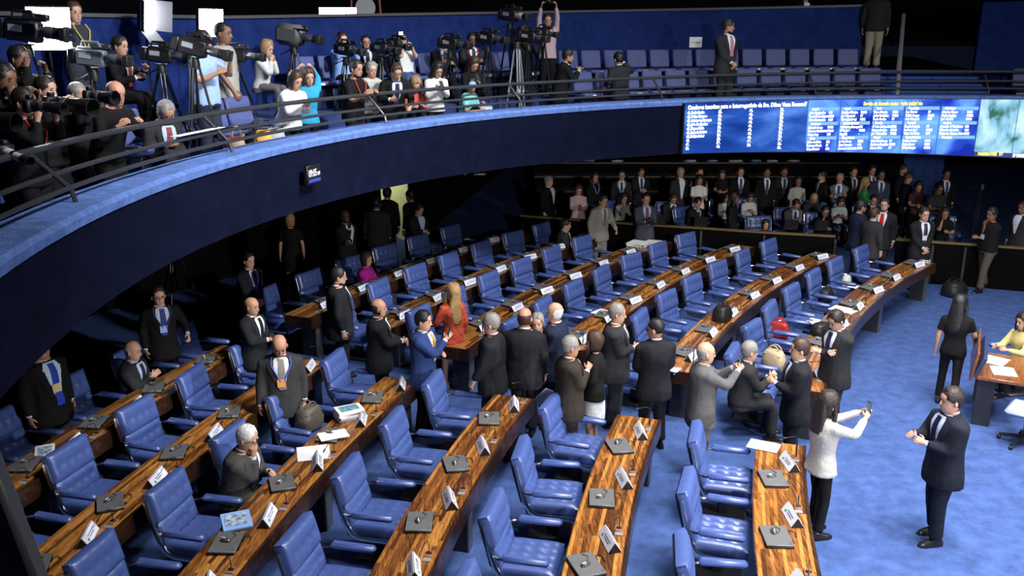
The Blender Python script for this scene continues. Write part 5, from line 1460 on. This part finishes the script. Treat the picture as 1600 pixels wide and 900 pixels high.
def seat_row(r, z, a0, n, step, rowname):
    for k in range(n):
        a = a0 + step * k
        put('gallery_seat', make_seat, ring_pt(r, a, z), R_(a + 180), 'blue fold-up gallery seat, %s row, %s to the left of the stairs' % (rowname, ORD(k)), 'seat', 'blue seats in the gallery')


seat_row(GR + 2.75, TIER2, 92.6, 24, 2.30, 'back')
seat_row(GR + 1.50, WALK + .05, 92.4, 13, 2.48, 'front')
for k, (a, lab) in enumerate([(78.2, 'nearest the stairs'), (75.7, 'second right of the stairs'), (73.2, 'at the right edge')]):
    put('gallery_seat', make_seat, ring_pt(GR + 1.5, a, WALK + .05), R_(a + 180), 'blue fold-up gallery seat on the right, ' + lab, 'seat', 'blue seats in the gallery')
for k, (px, py, lab) in enumerate([(345, 175, 'behind the black backpack'), (385, 170, 'beside the woman in white'), (212, 172, 'right of the bald man')]):
    q = RG(px, py, 1.35); a = math.degrees(math.atan2(q.y - GC.y, q.x - GC.x))
    put('gallery_seat', make_seat, ring_pt(GR + 1.38, a, WALK), R_(a + 180), 'blue gallery seat ' + lab, 'seat', 'blue seats in the gallery')
# paper notice on the gallery wall
q = RG(1087, 66, 3.37); a = math.atan2(GC.y - q.y, GC.x - q.x)
pn = empty('paper_notice', q, a); tag(pn, 'white paper notice on the blue gallery wall', 'notice')
b = MB(); b.box((0, 0, 0), (.008, .33, .24)); b.build('sheet', WHITE, pn, False)
flat_text('Convidados', .06, 'printed_word', pn, mat('ink', (.05, .05, .09), .7), (.006, -.13, -.02), (0, 1, 0), (0, 0, 1), 0, .26)

# things lying behind the rail
def soft_bag(pos, size, m, name, label, cat, yaw=0, handles=True, hm=None, group=None):
    c = empty(name, pos, yaw); tag(c, label, cat, group); sx, sy, sz = size
    b = MB(); rings = []; n = 16; rnd = random.Random(sum(map(ord, label)) % 999)
    for z, k in [(0, .92), (.12, 1.0), (.5, .98), (.8, .84), (.97, .70), (1.0, .55)]:
        rings.append([(sx / 2 * k * math.copysign(abs(math.cos(t)) ** .6, math.cos(t)) * (1 + .06 * math.sin(3 * t + z * 9)), sy / 2 * k * math.copysign(abs(math.sin(t)) ** .6, math.sin(t)) * (1 + .06 * math.cos(4 * t + z * 7)), sz * z) for t in [2 * math.pi * j / n for j in range(n)]])
    b.loft(rings); b.build('body', m, c, angle=70)
    b = MB(); b.box((0, 0, sz * .80), (sx * .75, sy * .80, sz * .05), bev=.008); b.build('flap', m, c)
    if handles:
        for s_ in (-1, 1):
            b = MB(); b.tube([(sx * .28 * math.cos(t), s_ * sy * .18, sz * .85 + sz * .42 * math.sin(t)) for t in [math.pi * j / 8 for j in range(9)]], .009, 6); b.build('handle', hm or m, c)
    return c


GB = mat('bag_black', (.008, .008, .010), .5, bump=.5, bscale=25); TAUPE = mat('bag_taupe', (.10, .088, .068), .7, bump=.4, bscale=30); BEIGE = mat('bag_beige', (.46, .36, .23), .6, bump=.3, bscale=25); REDB = mat('bag_red', (.36, .022, .016), .5)
OCH = mat('bag_ochre', (.60, .30, .04), .6); TAN = mat('bag_tan', (.35, .20, .10), .6)


def walkpt(px, py, dr, z):
    q = RG(px, py, dr); return Vector((q.x, q.y, z))


soft_bag(walkpt(408, 195, .95, WALK), (.55, .40, .50), GB, 'backpack', 'black backpack on the gallery floor', 'backpack', .6, True)
soft_bag(walkpt(366, 214, .62, WALK), (.26, .24, .52), mat('bag_red_dull', (.42, .05, .035), .6), 'folder_bag', 'red folder bag behind the gallery rail', 'bag', .3, False)
soft_bag(walkpt(371, 224, .52, WALK), (.22, .20, .52), TAN, 'leather_bag', 'tan leather bag by the gallery ledge', 'bag', .2, True)
soft_bag(walkpt(412, 218, .55, WALK), (.26, .22, .55), OCH, 'camera_bag', 'ochre lined camera bag behind the rail', 'bag', .4, False)
soft_bag(walkpt(430, 214, .55, WALK), (.30, .24, .55), mat('case_grey', (.30, .31, .33), .6), 'equipment_case', 'grey case with red lid behind the rail', 'case', .4, False)
cs = empty('equipment_crate', walkpt(752, 172, .70, WALK), .9); tag(cs, 'blue and white sticker-covered crate by the gallery rail', 'crate')
b = MB(); b.box((0, 0, .25), (.32, .28, .50), bev=.02); b.build('box', mat('crate_white', (.55, .58, .65), .5), cs)
for s_ in (-.1, .02, .13): b = MB(); b.box((.163, s_ - .01, .36 + s_ * .4), (.004, .07, .12)); b.build('sticker', mat('sticker_blue', (.03, .08, .42), .5), cs, False)
p0_, p1_ = RG(272, 217, .38), RG(347, 203, .38)
pp = empty('paper_strip', (p0_ + p1_) / 2, math.atan2(p1_.y - p0_.y, p1_.x - p0_.x)); tag(pp, 'long white paper resting on the middle rail', 'paper')
b = MB(); b.box((0, 0, .028), ((p1_ - p0_).length, .10, .004)); b.build('sheet', WHITE, pp, False)

# ================================================================== PRESS BENCH AND REAR ROWS
def bench(pts, label):
    c = empty('press_bench', (pts[0][0], pts[0][1], 0)); tag(c, label, 'bench'); o0 = Vector((pts[0][0], pts[0][1], 0))
    for (x0, y0), (x1, y1) in zip(pts, pts[1:]):
        a_ = Vector((x0, y0, 0)) - o0; b_ = Vector((x1, y1, 0)) - o0; d = (b_ - a_).normalized(); n = Vector((-d.y, d.x, 0))
        if n.y < 0: n = -n
        g = d * .012
        b = MB(); b.poly([a_ + g, b_ - g, b_ - g + n * .04, a_ + g + n * .04], (0, 0, .90)); b.build('panel', mat('bench_black', (.003, .003, .003), .9, spec=.05), c, False)
        b = MB(); b.poly([a_ - n * .015 + Vector((0, 0, .90)), b_ - n * .015 + Vector((0, 0, .90)), b_ + n * .06 + Vector((0, 0, .90)), a_ + n * .06 + Vector((0, 0, .90))], (0, 0, .045)); b.build('brass_rail', BRASS, c, False)
        b = MB(); b.poly([a_ + n * .04 + Vector((0, 0, .72)), b_ + n * .04 + Vector((0, 0, .72)), b_ + n * .6 + Vector((0, 0, .72)), a_ + n * .6 + Vector((0, 0, .72))], (0, 0, .03)); b.build('worktop', DARKW, c, False)
        b = MB(); b.box(b_ - n * .02 + Vector((0, 0, .43)), (.05, .05, .86)); b.build('post', LEGB, c, False)
    return c


bench([(.2, 21.8), (1.36, 21.36), (2.94, 20.78), (4.33, 20.36), (5.65, 19.9), (7.1, 19.5)], 'long dark press bench with a brass edge below the video wall')
bench([(8.3, 19.2), (9.0, 18.95), (9.6, 18.75), (10.8, 18.3), (12.2, 17.75)], 'right section of the dark press bench past the gap')
for (px, py) in ((1030, 348), (1095, 352), (1235, 357), (1282, 358)):
    q = P(px, py, .77)
    c = empty('open_laptop', (q.x, q.y + .1, .75), R_(90)); tag(c, 'open black laptop on the press bench near column %s' % {1030: 'of the suited man', 1095: 'of the man with hand on face', 1235: 'of the man in light grey', 1282: 'of the woman in black'}[px], 'laptop', 'laptops on the press bench')
    b = MB(); b.box((0, 0, .01), (.22, .32, .018), bev=.004); b.build('base', BLACK, c)
    b = MB(); b.box((-.12, 0, .12), (.01, .32, .22), Matrix.Rotation(R_(-12), 3, 'Y')); b.build('screen', BLACK, c, False)
for i, inf in enumerate(PRESS[:-1]):
    pos = inf['loc']; yaw = inf['root'].rotation_euler[2]
    place_chair((pos.x - .05 * math.cos(yaw), pos.y - .05 * math.sin(yaw), 0), yaw, 'blue armchair under the ' + inf['root']['label'].split(' seated')[0], 'chairs at the press bench')
q = P(1192, 352, .85); place_chair((q.x, q.y, 0), R_(-85), 'empty blue armchair facing the chamber at the press bench', 'chairs at the press bench')
q = P(925, 335, .85); place_chair((q.x, q.y, 0), R_(-60), 'blue armchair between the two men before the press bench', 'chairs at the press bench')
for r, Y in enumerate((26.6, 28.6, 30.8, 33.2)):
    c = empty('rear_desk', (4, Y, 0)); tag(c, 'long dark desk in the gloom behind the crowd, %s row back' % ORD(r), 'desk', 'dark desks at the back')
    b = MB(); b.box((2.2, 0, .73 + .12 * r), (11, .55, .05)); b.build('desktop', DARKW, c, False)
    b = MB(); b.box((2.2, -.2, .35 + .06 * r), (11, .04, .72 + .12 * r)); b.build('front_panel', DARKWALL, c, False)
PAP = mat('paper_dim', (.6, .62, .68), .7)
for k, (px, py) in enumerate(sorted([(927, 249), (978, 246), (1018, 246), (1112, 246), (920, 256), (965, 254), (1000, 253), (1078, 254), (1112, 255), (1146, 258), (1180, 259), (1150, 262), (888, 253), (845, 262), (820, 266), (780, 268), (750, 272), (720, 276), (1052, 250), (1254, 245), (1298, 246), (1240, 258), (1205, 262)])):
    q = P(px, py, .8); Y = min((26.6, 28.6, 30.8, 33.2), key=lambda y: abs(y - q.y)); r = (26.6, 28.6, 30.8, 33.2).index(Y); zz = .76 + .12 * r
    d = ray(px, py); x = d.x / d.y * Y
    c = empty('paper_pile', (x, Y, zz), random.uniform(-.4, .4)); tag(c, 'pale paper pile on the dark rear desks, %s from the left' % ORD(k), 'papers', 'papers on the rear desks')
    b = MB(); b.box((0, 0, .01), (.34, .24, .02)); b.build('sheets', PAP if k % 3 else mat('paper_blue', (.06, .14, .5), .6), c, False)
    b = MB(); b.box((.04, .02, .03), (.24, .2, .015), RZ(.3)); b.build('top_sheet', PAP, c, False)
c = empty('blue_curtain', (13.6, 30, 0)); c.scale = (.55, 1, 1); tag(c, 'blue cloth panel in the dark below the video wall', 'curtain')
b = MB(); rings = []
for k in range(13): x = -1.2 + .2 * k; rings.append([(x, .05 * math.sin(k * 1.9), 0), (x, .05 * math.sin(k * 1.9), 2.9), (x, .05 * math.sin(k * 1.9) + .03, 2.9), (x, .05 * math.sin(k * 1.9) + .03, 0)])
b.loft(rings); b.build('cloth', mat('curtain_blue', (.012, .05, .22), .8), c)

# ================================================================== THINGS ON DESKS AND CHAIRS
def sheet(px, py, z, yaw, size, label, name='paper_sheet', m=None, th=.004, n=1, cat='paper', cover=None):
    q = P(px, py, z); c = empty(name, q, R_(yaw)); tag(c, label, cat)
    for k in range(n):
        b = MB(); b.box((.006 * math.sin(k * 2.1), .006 * math.cos(k * 3.1), th * (k + .5)), (size[0], size[1], th * .92), RZ(.05 * math.sin(k * 1.7)), .001 if th > .01 else 0); b.build('sheet' if th < .01 else 'volume', m or WHITE, c, False)
    if cover:
        b = MB(); b.box((0, 0, th * n + .002), (size[0] * .72, size[1] * .66, .003)); b.build('cover_picture', cover, c, False)
    return c


def photo_mat(name, c1, c2, c3):
    m, nt, b = newmat(name); tc = nt.nodes.new('ShaderNodeTexCoord'); n = nt.nodes.new('ShaderNodeTexVoronoi'); n.inputs['Scale'].default_value = 22
    cr = nt.nodes.new('ShaderNodeValToRGB'); e = cr.color_ramp.elements; e[0].color = rgba(c1); e[1].color = rgba(c3); x = e.new(.5); x.color = rgba(c2)
    nt.links.new(tc.outputs['Object'], n.inputs['Vector']); nt.links.new(n.outputs['Distance'], cr.inputs[0]); nt.links.new(cr.outputs[0], b.inputs['Base Color']); return m


PIC1 = photo_mat('cover_bluegreen', (.02, .05, .15), (.10, .30, .45), (.55, .6, .2)); PIC2 = photo_mat('cover_city', (.05, .07, .10), (.25, .35, .5), (.7, .75, .8))
T = DTOP + .004
sheet(1193, 697, T + .004, -28, (.34, .24), 'white sheet over the aisle corner of the near front desk')
sheet(546, 652, T, 30, (.32, .24), 'thick stack of bound books with a picture cover on the fourth near desk', 'book_stack', th=.03, n=4, cat='books', cover=PIC1)
sheet(521, 680, T + .045, 25, (.33, .23), 'loose white pages on a laptop on the fourth near desk')
sheet(490, 708, T + .003, 15, (.36, .36), 'spread white pages before the white-haired man')
sheet(369, 817, T, 20, (.27, .33), 'blue and white illustrated books near the lower left', 'book_stack', mat('book_blue', (.25, .45, .85), .5), .018, 2, 'books', PIC2)
sheet(70, 705, T, 25, (.20, .32), 'illustrated booklet on the rear near desk', 'booklet', th=.008, n=1, cat='booklet', cover=PIC2)
sheet(998, 384, T, -30, (.42, .40), 'thick white paper stack at the far end of the fourth far desk', 'paper_stack', th=.02, n=4)
sheet(1024, 380, T, -20, (.40, .30), 'paper folders right of the thick white stack', 'paper_stack', th=.012, n=3)
sheet(1017, 378, T + .0, 10, (.30, .22), 'pale blue folder behind the thick white stack', 'folder', mat('folder_blue', (.35, .45, .70), .6), .01, 1)
sheet(944, 489, T, -40, (.36, .30), 'white pages behind a laptop on the third far desk')
sheet(1318, 484, T, -45, (.42, .30), 'large white sheet on the far front desk')
sheet(1275, 503, .56, -40, (.30, .30), 'white pages on a far front row seat')
sheet(1338, 449, .56, -40, (.30, .24), 'white pages on a seat in the far front row beside the pale bag')
sheet(1048, 577, T, -30, (.24, .18), 'crumpled white paper at the aisle end of the second far desk')
for (px, py, lab) in ((912, 526, 'third far desk'), (1053, 585, 'second far desk'), (591, 443, 'rear far desk')):
    q = P(px, py, T); c = empty('water_glass', q); tag(c, 'clear water glass at the aisle end of the %s' % lab, 'glass', 'water glasses')
    b = MB(); rings = []
    for r, z in [(.028, 0), (.036, .12), (.033, .12), (.026, .008)]: rings.append([(r * math.cos(t), r * math.sin(t), z) for t in [2 * math.pi * j / 14 for j in range(14)]])
    b.loft(rings); b.build('tumbler', GLASS, c)
q = P(484, 668, .53); soft_bag(Vector((q.x, q.y, .53)), (.36, .26, .28), TAUPE, 'handbag', 'grey-brown handbag on a fourth row near seat', 'handbag', 1.0)
q = P(1128, 500, T); soft_bag(Vector((q.x, q.y, T)), (.34, .26, .24), GB, 'handbag', 'black handbag on the second far desk', 'handbag', .8)
q = P(1216, 525, .53); soft_bag(Vector((q.x, q.y, .53)), (.36, .14, .24), REDB, 'handbag', 'bright red handbag on a far front row seat', 'handbag', 2.4)
q = P(1208, 575, .53); soft_bag(Vector((q.x, q.y, .53)), (.36, .20, .28), BEIGE, 'handbag', 'beige leather handbag on the seat beside the seated man', 'handbag', 2.3)
q = P(1290, 470, .53); soft_bag(Vector((q.x, q.y, .53)), (.34, .22, .22), GB, 'handbag', 'dark patterned handbag on a far front row seat', 'handbag', .8)
q = P(1322, 446, .53); soft_bag(Vector((q.x, q.y, .53)), (.22, .14, .20), mat('bag_pale', (.55, .53, .48), .6), 'handbag', 'pale cloth bag on a far front row seat', 'handbag', .8, False)
q = P(1282, 522, T); soft_bag(Vector((q.x, q.y, T)), (.34, .22, .18), GB, 'handbag', 'black leather bag on the far front desk by the man with folded arms', 'handbag', .5, False)
q = P(1490, 462, 0); soft_bag(Vector((q.x, q.y, 0)), (.5, .4, .30), GB, 'floor_bag', 'black bag on the floor past the far front desk', 'bag', .4)
q = P(1445, 412, T)
c = empty('coiled_cable', (q.x, q.y, T)); tag(c, 'pale coiled cable at the end of the far front desk', 'cable')
b = MB(); b.tube([(.10 * math.cos(t) * (1 + .1 * math.sin(3 * t)), .08 * math.sin(t), .008 + .003 * k) for k, t in enumerate([j * .5 for j in range(26)])], .006, 6); b.build('cable', WHITE, c)
# paper in the hand of the brown-suited man
q = P(853, 622, .72); c = empty('paper_sheet', (q.x, q.y, .72), .3); tag(c, 'white sheet held low by the brown-suited man', 'paper')
b = MB(); b.box((0, 0, 0), (.22, .004, .31), Matrix.Rotation(.5, 3, 'Y') @ Matrix.Rotation(.5, 3, 'X')); b.build('sheet', WHITE, c, False)

# clerk table, its chair
ct = empty('clerk_table', (6.83, 12.05, 0), R_(-27)); tag(ct, 'small wooden clerk table with slanted blue reading panel', 'table')
WT = wood_mat('table_wood', (.06, .018, .006), (.20, .065, .018), (.36, .14, .035), rnd=False)
b = MB(); b.box((.08, 0, .70), (.62, 1.15, .05), bev=.008); b.build('tabletop', WT, ct)
b = MB(); b.box((-.27, 0, .86), (.035, 1.20, .42), Matrix.Rotation(R_(8), 3, 'Y'), .008); b.build('upright_panel', WT, ct)
b = MB(); b.box((-.20, 0, .85), (.05, 1.12, .30), Matrix.Rotation(R_(22), 3, 'Y'), .008); b.build('slanted_pad', mat('pad_navy', (.02, .035, .10), .6), ct)
for y in (-.5, .5): b = MB(); b.box((-.10, y, .34), (.22, .05, .68), bev=.006); b.build('leg', LEGB, ct)
for j, (x, y, rz, lab) in enumerate([(.10, -.20, .15, 'white sheet on the near half of the clerk table'), (.0, .22, -.3, 'open white pages under the hand of the clerk')]):
    q = ct.matrix_basis @ Vector((x, y, .728)); c = empty('paper_sheet', q, R_(-27) + rz); tag(c, lab, 'paper'); b = MB(); b.box((0, 0, .002), (.30, .36, .004)); b.build('sheet', WHITE, c, False)
place_chair((w4['loc'].x, w4['loc'].y, 0), w4['root'].rotation_euler[2], 'blue armchair of the clerk at the right edge', 'chairs of the clerks')
q = P(1608, 640, .5); oc = empty('office_chair', (q.x, q.y, 0), R_(140)); tag(oc, 'pale blue office chair on castors cut by the right edge', 'chair')
PALE = mat('pale_blue_seat', (.30, .36, .50), .5)
b = MB(); b.box((0, 0, .48), (.50, .50, .10), bev=.045); b.build('seat', PALE, oc)
b = MB(); b.box((-.25, 0, .80), (.09, .46, .44), Matrix.Rotation(R_(-10), 3, 'Y'), .04); b.build('backrest', PALE, oc)
b = MB(); b.tube([(0, 0, .10), (0, 0, .44)], .03, 8); b.build('column', BLACK, oc)
for k in range(5):
    a = 2 * math.pi * k / 5; b = MB(); b.tube([(0, 0, .12), (.3 * math.cos(a), .3 * math.sin(a), .07)], [.028, .02], 6); lg = b.build('base_arm', BLACK, oc)
    b = MB(); b.ell((.3 * math.cos(a), .3 * math.sin(a), .03), (.03, .03, .03), None, 8, 5); b.build('castor', BLACK, lg)
# tripods on the floor under the gallery
q = P(282, 505, 0); tripod((q.x, q.y, 0), 1.6, 'black tripod standing under the gallery behind the lanyard man', .5, group='tripods on the floor')
q = P(1520, 395, 0); tripod((q.x, q.y, 0), 1.7, 'black tripod in the gloom at the right below the video wall', .5, group='tripods on the floor')
# rail post right beside the photographer
c = empty('metal_post', P(-60, 1000, 4.6)); tag(c, 'blurred grey metal post close by at the lower left corner', 'post')
A1_, B1_ = ray(-62, 690) * 1.1 + Vector((0, 0, CAM_H)), ray(52, 985) * 1.1 + Vector((0, 0, CAM_H))
dd = (B1_ - A1_).normalized(); c.location = A1_
side = Vector((dd.z, 0, -dd.x)).normalized(); out_ = dd.cross(side)
Mx = Matrix((side, out_, dd)).transposed()
b = MB(); b.box((B1_ - A1_) / 2, (.075, .03, (B1_ - A1_).length * 1.3), Mx, .006); b.build('flat_bar', mat('post_grey', (.16, .16, .17), .3, .6), c)
b = MB(); b.box((B1_ - A1_) / 2 + side * .045 + out_ * .02, (.02, .02, (B1_ - A1_).length * 1.3), Mx, .004); b.build('blue_edging', mat('edging_blue', (.02, .06, .28), .7), c)
